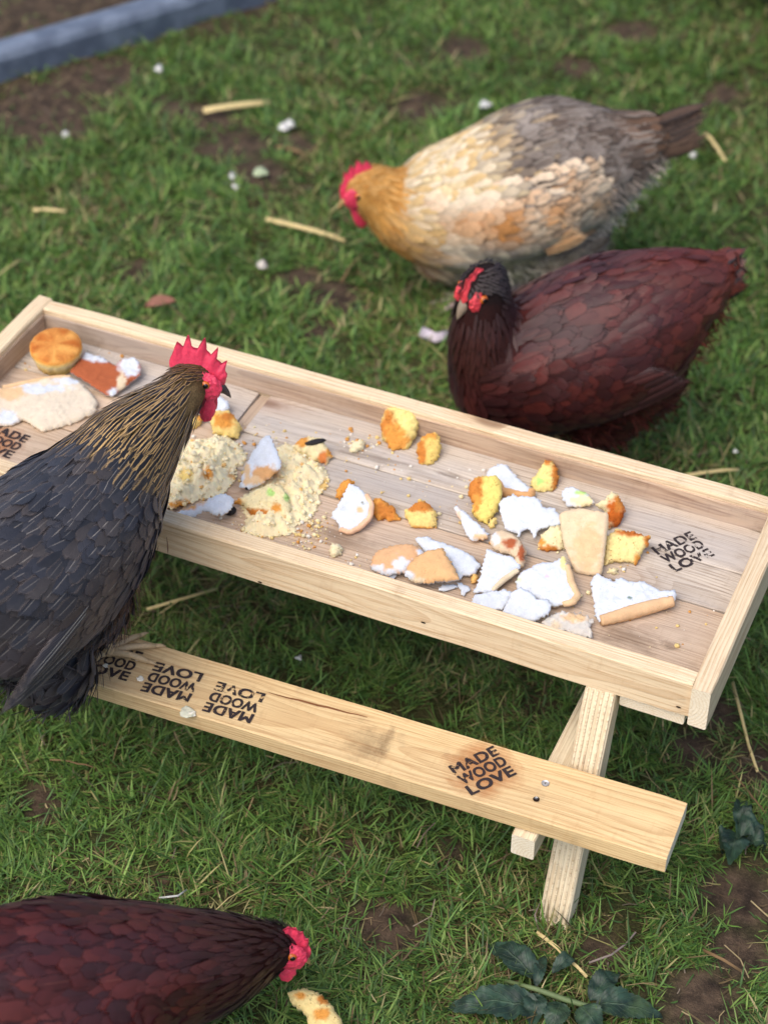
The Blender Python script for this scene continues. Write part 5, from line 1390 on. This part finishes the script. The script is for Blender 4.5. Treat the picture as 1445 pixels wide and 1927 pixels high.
# ---- 3. buff and grey hen further back
def look_buff(I):
    S = base_style(I); n, t, rng, up, nj = I['n'], I['t'], I['rng'], I['up'], I['nj']
    gold = pick_cols(rng, n, [srgb(212, 156, 82), srgb(200, 142, 70), srgb(218, 168, 98)], .08)
    cream = pick_cols(rng, n, [srgb(226, 204, 160), srgb(232, 214, 182), srgb(220, 188, 134)], .06)
    grey = pick_cols(rng, n, [srgb(138, 128, 122), srgb(116, 106, 100), srgb(160, 152, 148), srgb(98, 86, 78)], .12)
    brown = pick_cols(rng, n, [srgb(106, 80, 62), srgb(88, 68, 56), srgb(128, 104, 88)], .12)
    salmon = pick_cols(rng, n, [srgb(218, 160, 104), srgb(226, 178, 130), srgb(240, 220, 196), srgb(206, 142, 84)], .08)
    belly = pick_cols(rng, n, [srgb(206, 198, 190), srgb(170, 164, 164), srgb(226, 216, 200)], .08)
    jit = rng.normal(0, .10, n)
    pn = np.array([.5 + .9 * ns(p[0] * 26, p[1] * 26, p[2] * 26) for p in I['P']]) + rng.normal(0, .10, n)
    pn = np.clip(pn, 0, 1)[:, None]
    salmon = (np.array(srgb(214, 152, 92)) * pn + np.array(srgb(240, 220, 192)) * (1 - pn)) * rng.uniform(.93, 1.06, n)[:, None]
    grey = (np.array(srgb(150, 140, 132)) * pn + np.array(srgb(100, 86, 76)) * (1 - pn)) * rng.uniform(.85, 1.1, n)[:, None]
    def mixk(a, b, k): return a * (1 - k[:, None]) + b * k[:, None]
    c = mixk(gold, cream, np.clip((t + jit - 1.3) / 1.3, 0, 1) * np.clip(.55 + up, .15, 1))
    c = mixk(c, grey, np.clip((t + jit * 1.6 - 3.95 + .35 * (up < .2)) / .8, 0, 1))
    c = mixk(c, brown, np.clip((t + jit - (nj - 2.0)) / .7, 0, 1))
    w = I['wing'] & (t < 5.3)
    c = np.where((w & (up < .62))[:, None], salmon, c)
    low = np.clip((-up - .02) * 2.2, 0, 1) * np.clip((t - 2.3) / .8, 0, 1)
    c = mixk(c, belly, low)
    S['c0'] = c
    g = np.clip((t - 4.0) / .4, 0, 1)
    S['c1'] = mixk(np.clip(c * 1.12, 0, .9), np.where((rng.random(n) < .5)[:, None], np.array(srgb(160, 150, 140)), np.array(srgb(88, 76, 68))), g * (1 - low))
    S['flight'] = lambda q, r: (np.array(srgb(206, 156, 108)) * r.uniform(.8, 1.15), np.array(srgb(228, 202, 166)), np.array(srgb(240, 230, 210)), .3)
    S['tail'] = lambda q, r: (np.array(srgb(92, 72, 60)) * r.uniform(.8, 1.1), np.array(srgb(60, 50, 46)), np.array(srgb(140, 120, 100)), .3)
    S['lift'] = S['lift'] * .85; S['L'] = S['L'] * .85; S['W'] = S['W'] * .8; S['fluff'] = .0
    return S
build_hen('buff_hen', 'golden buff hen with grey barred back walking left on the lawn', joints=[(692, 352, 48), (732, 376, 64), (780, 396, 90), (850, 392, 130), (935, 368, 152), (1035, 324, 148), (1118, 298, 102), (1190, 268, 64)],
          centre=tuple(at(930, 370, .168)), az=math.radians(27), head_f=(-.72, -.52, -.40), head_scale=1.5, look=look_buff, feet=[(.345, .895, 0.0), (.405, .955, 0.0)], mat=FEATHER_B,
          comb=dict(h=.020, x=(-.012, .028), fan=.3, wat=1.1, pts=[(0, .25), (.1, .6), (.2, .55), (.3, .9), (.38, .65), (.48, 1.0), (.56, .7), (.66, 1.0), (.75, .7), (.86, .8), (1, .2)]),
          extra=[(1050, 430, 92, .02), (850, 448, 96, 0), (930, 450, 90, 0)], wing_t=(3.2, 5.4), wing_drop=.12, tail_len=.155, tail_spread=.6, n_tail=15, seed=13, spacing=.82, beak_mat=HORN_BEAK, lobe=plain('cream_earlobe', srgb(224, 190, 160), .6, .2, 300), leg_mat=LEG_SKIN2, wing_len=.072)

# ---- 4. dark red hen pecking in the foreground
build_hen('foreground_hen', 'dark red hen in the near corner with head lowered to the grass', joints=[(524, 1778, 43), (474, 1792, 66), (395, 1812, 100), (292, 1830, 136), (170, 1850, 165), (50, 1858, 165), (-70, 1850, 120), (-150, 1840, 75)],
          centre=(.499, -.485, .180), az=math.radians(180 + 49), head_f=(.80, .30, -.50), head_up=(.25, .35, .9), head_scale=1.14, look=look_red(1.0, False), feet=[(.52, -.44, 0.0), (.48, -.50, 0.0)], mat=FEATHER_R,
          comb=dict(h=.015, x=(-.004, .030), fan=.5, lean=.25, wat=.9, pts=[(0, .3), (.1, .6), (.2, .6), (.3, .95), (.38, .7), (.48, 1.0), (.56, .75), (.66, 1.0), (.75, .75), (.86, .8), (1, .2)]),
          wing_t=(3.2, 5.8), wing_drop=.25, seed=14, spacing=.86, beak_mat=HORN_BEAK, wing_len=.12)

# ================================================================== small things on the lawn
STRAW = plain('pale_straw', srgb(206, 186, 132), .6, .25, 80, .35, .3)
STRAW_D = plain('brown_stalk', srgb(122, 98, 70), .8, .3, 80, .2, .4)
STRAW_G = plain('grey_stalk', srgb(128, 116, 110), .7, .3, 80, .25, .4)
def straw(label, pts, w=.003, mat=STRAW, z=.012, flat=.35, name='straw', cat='straw', fork=None):
    w *= .74
    P = [at(*p, z + (.010 * math.sin(i * 2.1) if 0 < i < len(pts) - 1 else 0)) for i, p in enumerate(pts)]
    if len(P) == 2:
        P = [P[0].lerp(P[1], q) + Vector((ns(q * 3, P[0].x * 9) * .003, ns(q * 3, P[0].y * 9) * .003, .003 * math.sin(q * 3))) for q in np.linspace(0, 1, 6)]
    org = sum(P, Vector()) / len(P); org.z = 0
    bm = bmesh.new(); n = len(P)
    bm_tube(bm, [p - org for p in P], [(w / 2 * (1 - .25 * i / n), w / 2 * flat) for i in range(n)], 8)
    if fork:
        A, B = P[1], at(*fork, z - .004)
        bm_tube(bm, [A - org, (A + B) / 2 - org, B - org], [(w * .35, w * .15)] * 3, 6)
    tag(link(name, mesh_bm(name, bm), mat, None, org), label, cat)
straw('broad pale straw lying on the far bare patch', [(382, 209), (508, 193)], .016)
straw('long pale straw left of the buff hen breast', [(502, 412), (648, 454)], .011)
straw('short pale straw alone on the far left grass', [(62, 397), (124, 399)], .009)
straw('forked straw under the tray beside the bench', [(276, 1147), (340, 1128), (410, 1108)], .0056, fork=(296, 1158))
straw('bent yellow straw right of the table end', [(1378, 1284), (1394, 1345), (1408, 1402), (1425, 1452)], .0058)
straw('flat cream sliver near the wilted nettle', [(1008, 1754), (1103, 1838)], .0062, flat=.2)
straw('brown twig at the right edge below the bare soil', [(1322, 1788), (1360, 1806), (1395, 1828)], .005, STRAW_D, name='twig', cat='twig')
straw('thin grey curved stalk right of the cream sliver', [(1108, 1812), (1150, 1797), (1178, 1776), (1196, 1754)], .0032, STRAW_G, name='stalk', cat='stalk')
straw('angled straw end on the far bare patch', [(560, 304), (592, 280), (618, 246)], .009, STRAW_D)
straw('brown straw lying flat on the far bare patch', [(520, 276), (572, 290)], .009, STRAW_D)
straw('yellow straw below the buff hen tail', [(1327, 252), (1366, 304)], .009)
straw('pale straw behind the tray near its right end', [(1282, 898), (1390, 885)], .007)
straw('faint straw below the buff hen breast', [(640, 530), (682, 478)], .009, STRAW_D)
straw('slender stalk in front of the foreground hen neck', [(392, 1726), (430, 1690), (482, 1660)], .003, STRAW)
straw('pale stalk end at the far left edge', [(-8, 522), (42, 490)], .009)
straw('dry stalk curled round the foot of the near leg', [(1012, 1748), (1006, 1722), (1016, 1698), (1044, 1684)], .0032, STRAW_G, name='stalk', cat='stalk')
straw('dry brown stalk on the grass left of the bench', [(95, 1430), (180, 1445)], .0028, STRAW_D, name='stalk', cat='stalk')
straw('thin dry stalk crossing the grass at the right edge', [(1365, 1437), (1400, 1480), (1440, 1530)], .0026, STRAW_D, name='stalk', cat='stalk')
straw('thin grass stalk lying right of the foreground hen comb', [(660, 1560), (680, 1610), (640, 1660)], .002, STRAW_D, name='stalk', cat='stalk')
straw('white feather shaft on the bare soil near the foreground hen', [(300, 1690), (335, 1686), (352, 1674)], .003, plain('white_quill', srgb(200, 200, 196), .5, .1), name='small_feather', cat='feather')
straw('pale lilac feather on the grass left of the mahogany hen', [(792, 624), (820, 636), (850, 628)], .022, plain('lilac_feather', srgb(196, 186, 196), .6, .15), flat=.2, name='small_feather', cat='feather')
WBIT = srgb(210, 210, 206)
def ground_bit(label, px, r, col=WBIT, h=.003, name='bread_bit', cat='bread'):
    r *= .72
    outline = [(px[0] + math.cos(a) * r * (1 + .35 * math.sin(a * 3 + px[0])), px[1] + math.sin(a) * r * .75 * (1 + .2 * math.cos(a * 2 + px[1]))) for a in np.linspace(0, 2 * math.pi, 11)[:-1]]
    piece(name, label, cat, outline, thick=.005, lift=.009, bulge=h, base=col, step=.003, jag=.004, floor=0.0, amp=.001)
ground_bit('large white bread bit on grass above the buff hen head', (534, 238), 13)
ground_bit('second white bread bit touching the large one', (546, 231), 13)
ground_bit('whitish round bit on the grass below the long straw', (495, 497), 15, srgb(196, 190, 182), .006)
ground_bit('upper of two small white bits beside a pale green bit', (438, 330), 9)
ground_bit('lower of two small white bits on the bare patch', (444, 350), 8)
ground_bit('pale green bit beside the two small white bits', (490, 321), 18, srgb(170, 184, 150))
ground_bit('white dot bit near the edging beam', (300, 128), 10)
ground_bit('white bit on grass above the buff hen back', (912, 195), 14)
ground_bit('small white bit on the far left lawn', (123, 253), 9)
ground_bit('tiny white bit right of the mahogany hen', (1384, 848), 7)
ground_bit('white bit on shaded grass between tray and bench', (564, 1236), 8)
ground_bit('pale bit on the lawn right of the buff hen tail', (1305, 290), 9)
ground_bit('second pale bit on the lawn below the buff tail', (1268, 290), 10, srgb(190, 176, 150))
def z8(pts): return [(x / 2.223, 1640 + y / 2.223) for x, y in pts]
piece('cake_chunk', 'yellow cake piece with browned patches on the grass before the foreground hen', 'cake', z8([(1198, 508), (1225, 492), (1265, 486), (1330, 502), (1375, 545), (1410, 590), (1436, 640), (1420, 690), (1320, 720), (1270, 680), (1288, 620), (1262, 575), (1230, 560)]),
      thick=.016, lift=.010, normal=(.1, -.35, 1), bulge=.005, amp=.001, base=srgb(240, 216, 150), side=PYEL, mat=CAKE, floor=.004, seed=30,
      paint=[(z8([(1255, 520)])[0], (12, 8), ORG), (z8([(1350, 535)])[0], (12, 9), BRN), (z8([(1345, 595)])[0], (16, 12), ORG)])
# ---- wilted nettle and dark leaves
LEAF = NT('wilted_leaf')
_uv = LEAF.n('UVMap', uv_map='luv').outputs[0]
_sx = LEAF.n('SeparateXYZ', {0: _uv})
_t = LEAF.math('ABSOLUTE', LEAF.math('MULTIPLY_ADD', _sx.outputs[0], 2.0, -1.0))
_vein = LEAF.math('SINE', LEAF.math('ADD', LEAF.math('MULTIPLY', _sx.outputs[1], 52.0), LEAF.math('MULTIPLY', _t, -16.0)))
_vm = LEAF.math('MAXIMUM', LEAF.smooth(_vein, .90, 1.0), LEAF.smooth(_t, .03, .07, 1.0, 0.0))
_nz = LEAF.noise(LEAF.n('TexCoord').outputs['Object'], 70, 5)
_c = LEAF.mix(LEAF.smooth(_nz, .35, .7), srgb(26, 44, 36), srgb(50, 76, 60))
_c = LEAF.mix(LEAF.smooth(LEAF.noise(LEAF.n('TexCoord').outputs['Object'], 18, 3), .55, .75, 0, .6), _c, srgb(78, 100, 62))
_c = LEAF.mix(LEAF.math('MULTIPLY', _vm, .35), _c, srgb(84, 104, 80))
LEAF.bs(Base_Color=_c, Roughness=.5, Specular_IOR_Level=.4)
LEAF.bump(LEAF.math('ADD', LEAF.math('MULTIPLY', _vm, -1.0), _nz), .6, .002)
def leaf(parent, a, b, width, za=.02, zb=.012, droop=.012, fold=.25, crumple=.006, seed=0, teeth=11):
    A, B = at(*a, za), at(*b, zb)
    D = B - A; L = D.length; D.normalize(); S = UP.cross(D).normalized(); N = D.cross(S)
    rows, cols = teeth * 4, 9
    V, UVs = [], []
    for i in range(rows + 1):
        v = i / rows
        w = width / 2 * (math.sin(math.pi * v ** .72) ** .85) * (1 - .25 * v)
        tooth = 1 + .16 * ((i % 4) / 4.0 - .4) * (1 if .04 < v < .97 else 0)
        for j in range(cols):
            q = j / (cols - 1) * 2 - 1
            ww = w * (tooth if abs(q) > .9 else 1)
            p = A + D * (L * v + (abs(q) ** 2) * .0) + S * (q * ww) + N * (abs(q) * w * fold + droop * math.sin(v * math.pi) - droop * .8 * v * v)
            p += N * ns(p.x * 60 + seed, p.y * 60, seed) * crumple + N * ns(p.x * 170, p.y * 170, seed) * crumple * .35
            p.z = max(p.z, .004)
            V.append(p - parent.location); UVs.append((j / (cols - 1), v))
    F = [(i * cols + j, i * cols + j + 1, (i + 1) * cols + j + 1, (i + 1) * cols + j) for i in range(rows) for j in range(cols - 1)]
    me = mesh_np('leaf', V, F)
    uvl = me.uv_layers.new(name='luv'); UVs = np.array(UVs, np.float32)
    li = np.zeros(len(me.loops), np.int32); me.loops.foreach_get('vertex_index', li); uvl.data.foreach_set('uv', UVs[li].ravel())
    link('leaf', me, LEAF.mat, parent)
nb = at(1040, 1865, 0)
nettle = empty('nettle_sprig', (nb.x, nb.y, 0))
tag(nettle, 'wilted dark green nettle sprig with toothed leaves at the bottom edge', 'plant')
bm = bmesh.new()
bm_tube(bm, [at(*p, z) - nettle.location for p, z in (((950, 1846), .018), ((1010, 1862), .024), ((1060, 1880), .022), ((1120, 1898), .016), ((1180, 1915), .012))], [.0022, .0028, .003, .0028, .002], 8)
link('stem', mesh_bm('stem', bm), plain('nettle_stem', srgb(96, 112, 72), .6, .25, 80), nettle)
for i, (a, b, w) in enumerate([((1012, 1842), (910, 1768), .040), ((1015, 1896), (832, 1893), .050), ((1008, 1856), (1026, 1790), .016), ((1040, 1830), (1090, 1800), .020), ((1110, 1880), (1168, 1822), .030), ((1120, 1890), (1250, 1912), .046), ((1055, 1885), (1036, 1950), .034), ((1090, 1895), (1130, 1955), .036), ((1010, 1870), (1000, 1935), .03)]):
    leaf(nettle, a, b, w * .88, .019, .009, .010, .2, .007, i * 3.1)
lb = at(1390, 1570, 0)
clump = empty('leaf_clump', (lb.x, lb.y, 0))
tag(clump, 'crumpled dark green leaf clump on the grass right of the bench end', 'plant')
for i, (a, b, w) in enumerate([((1392, 1580), (1394, 1495), .022), ((1385, 1585), (1350, 1600), .036), ((1390, 1580), (1430, 1560), .030), ((1388, 1570), (1372, 1625), .034), ((1400, 1590), (1440, 1600), .026)]):
    leaf(clump, a, b, w, .020, .010, .016, .5, .014, 20 + i * 2.7, 8)
fl = at(300, 578, 0)
fallen = empty('fallen_leaf', (fl.x, fl.y, 0))
tag(fallen, 'reddish brown fallen leaf on the grass behind the tray', 'leaf')
def brown_leaf():
    A, B = at(272, 582, .02), at(332, 572, .02)
    D = (B - A); S = UP.cross(D).normalized(); V, F = [], []
    for i in range(9):
        v = i / 8
        for j in range(5):
            q = j / 2 - 1
            V.append(A + D * v + S * (q * .013 * math.sin(math.pi * v) ** .7) + UP * (.006 * q * q + .006 * math.sin(v * 3)) - fallen.location)
    F = [(i * 5 + j, i * 5 + j + 1, (i + 1) * 5 + j + 1, (i + 1) * 5 + j) for i in range(8) for j in range(4)]
    link('leaf_blade', mesh_np('leaf_blade', V, F), plain('brown_leaf', srgb(136, 92, 76), .7, .25, 70), fallen)
brown_leaf()
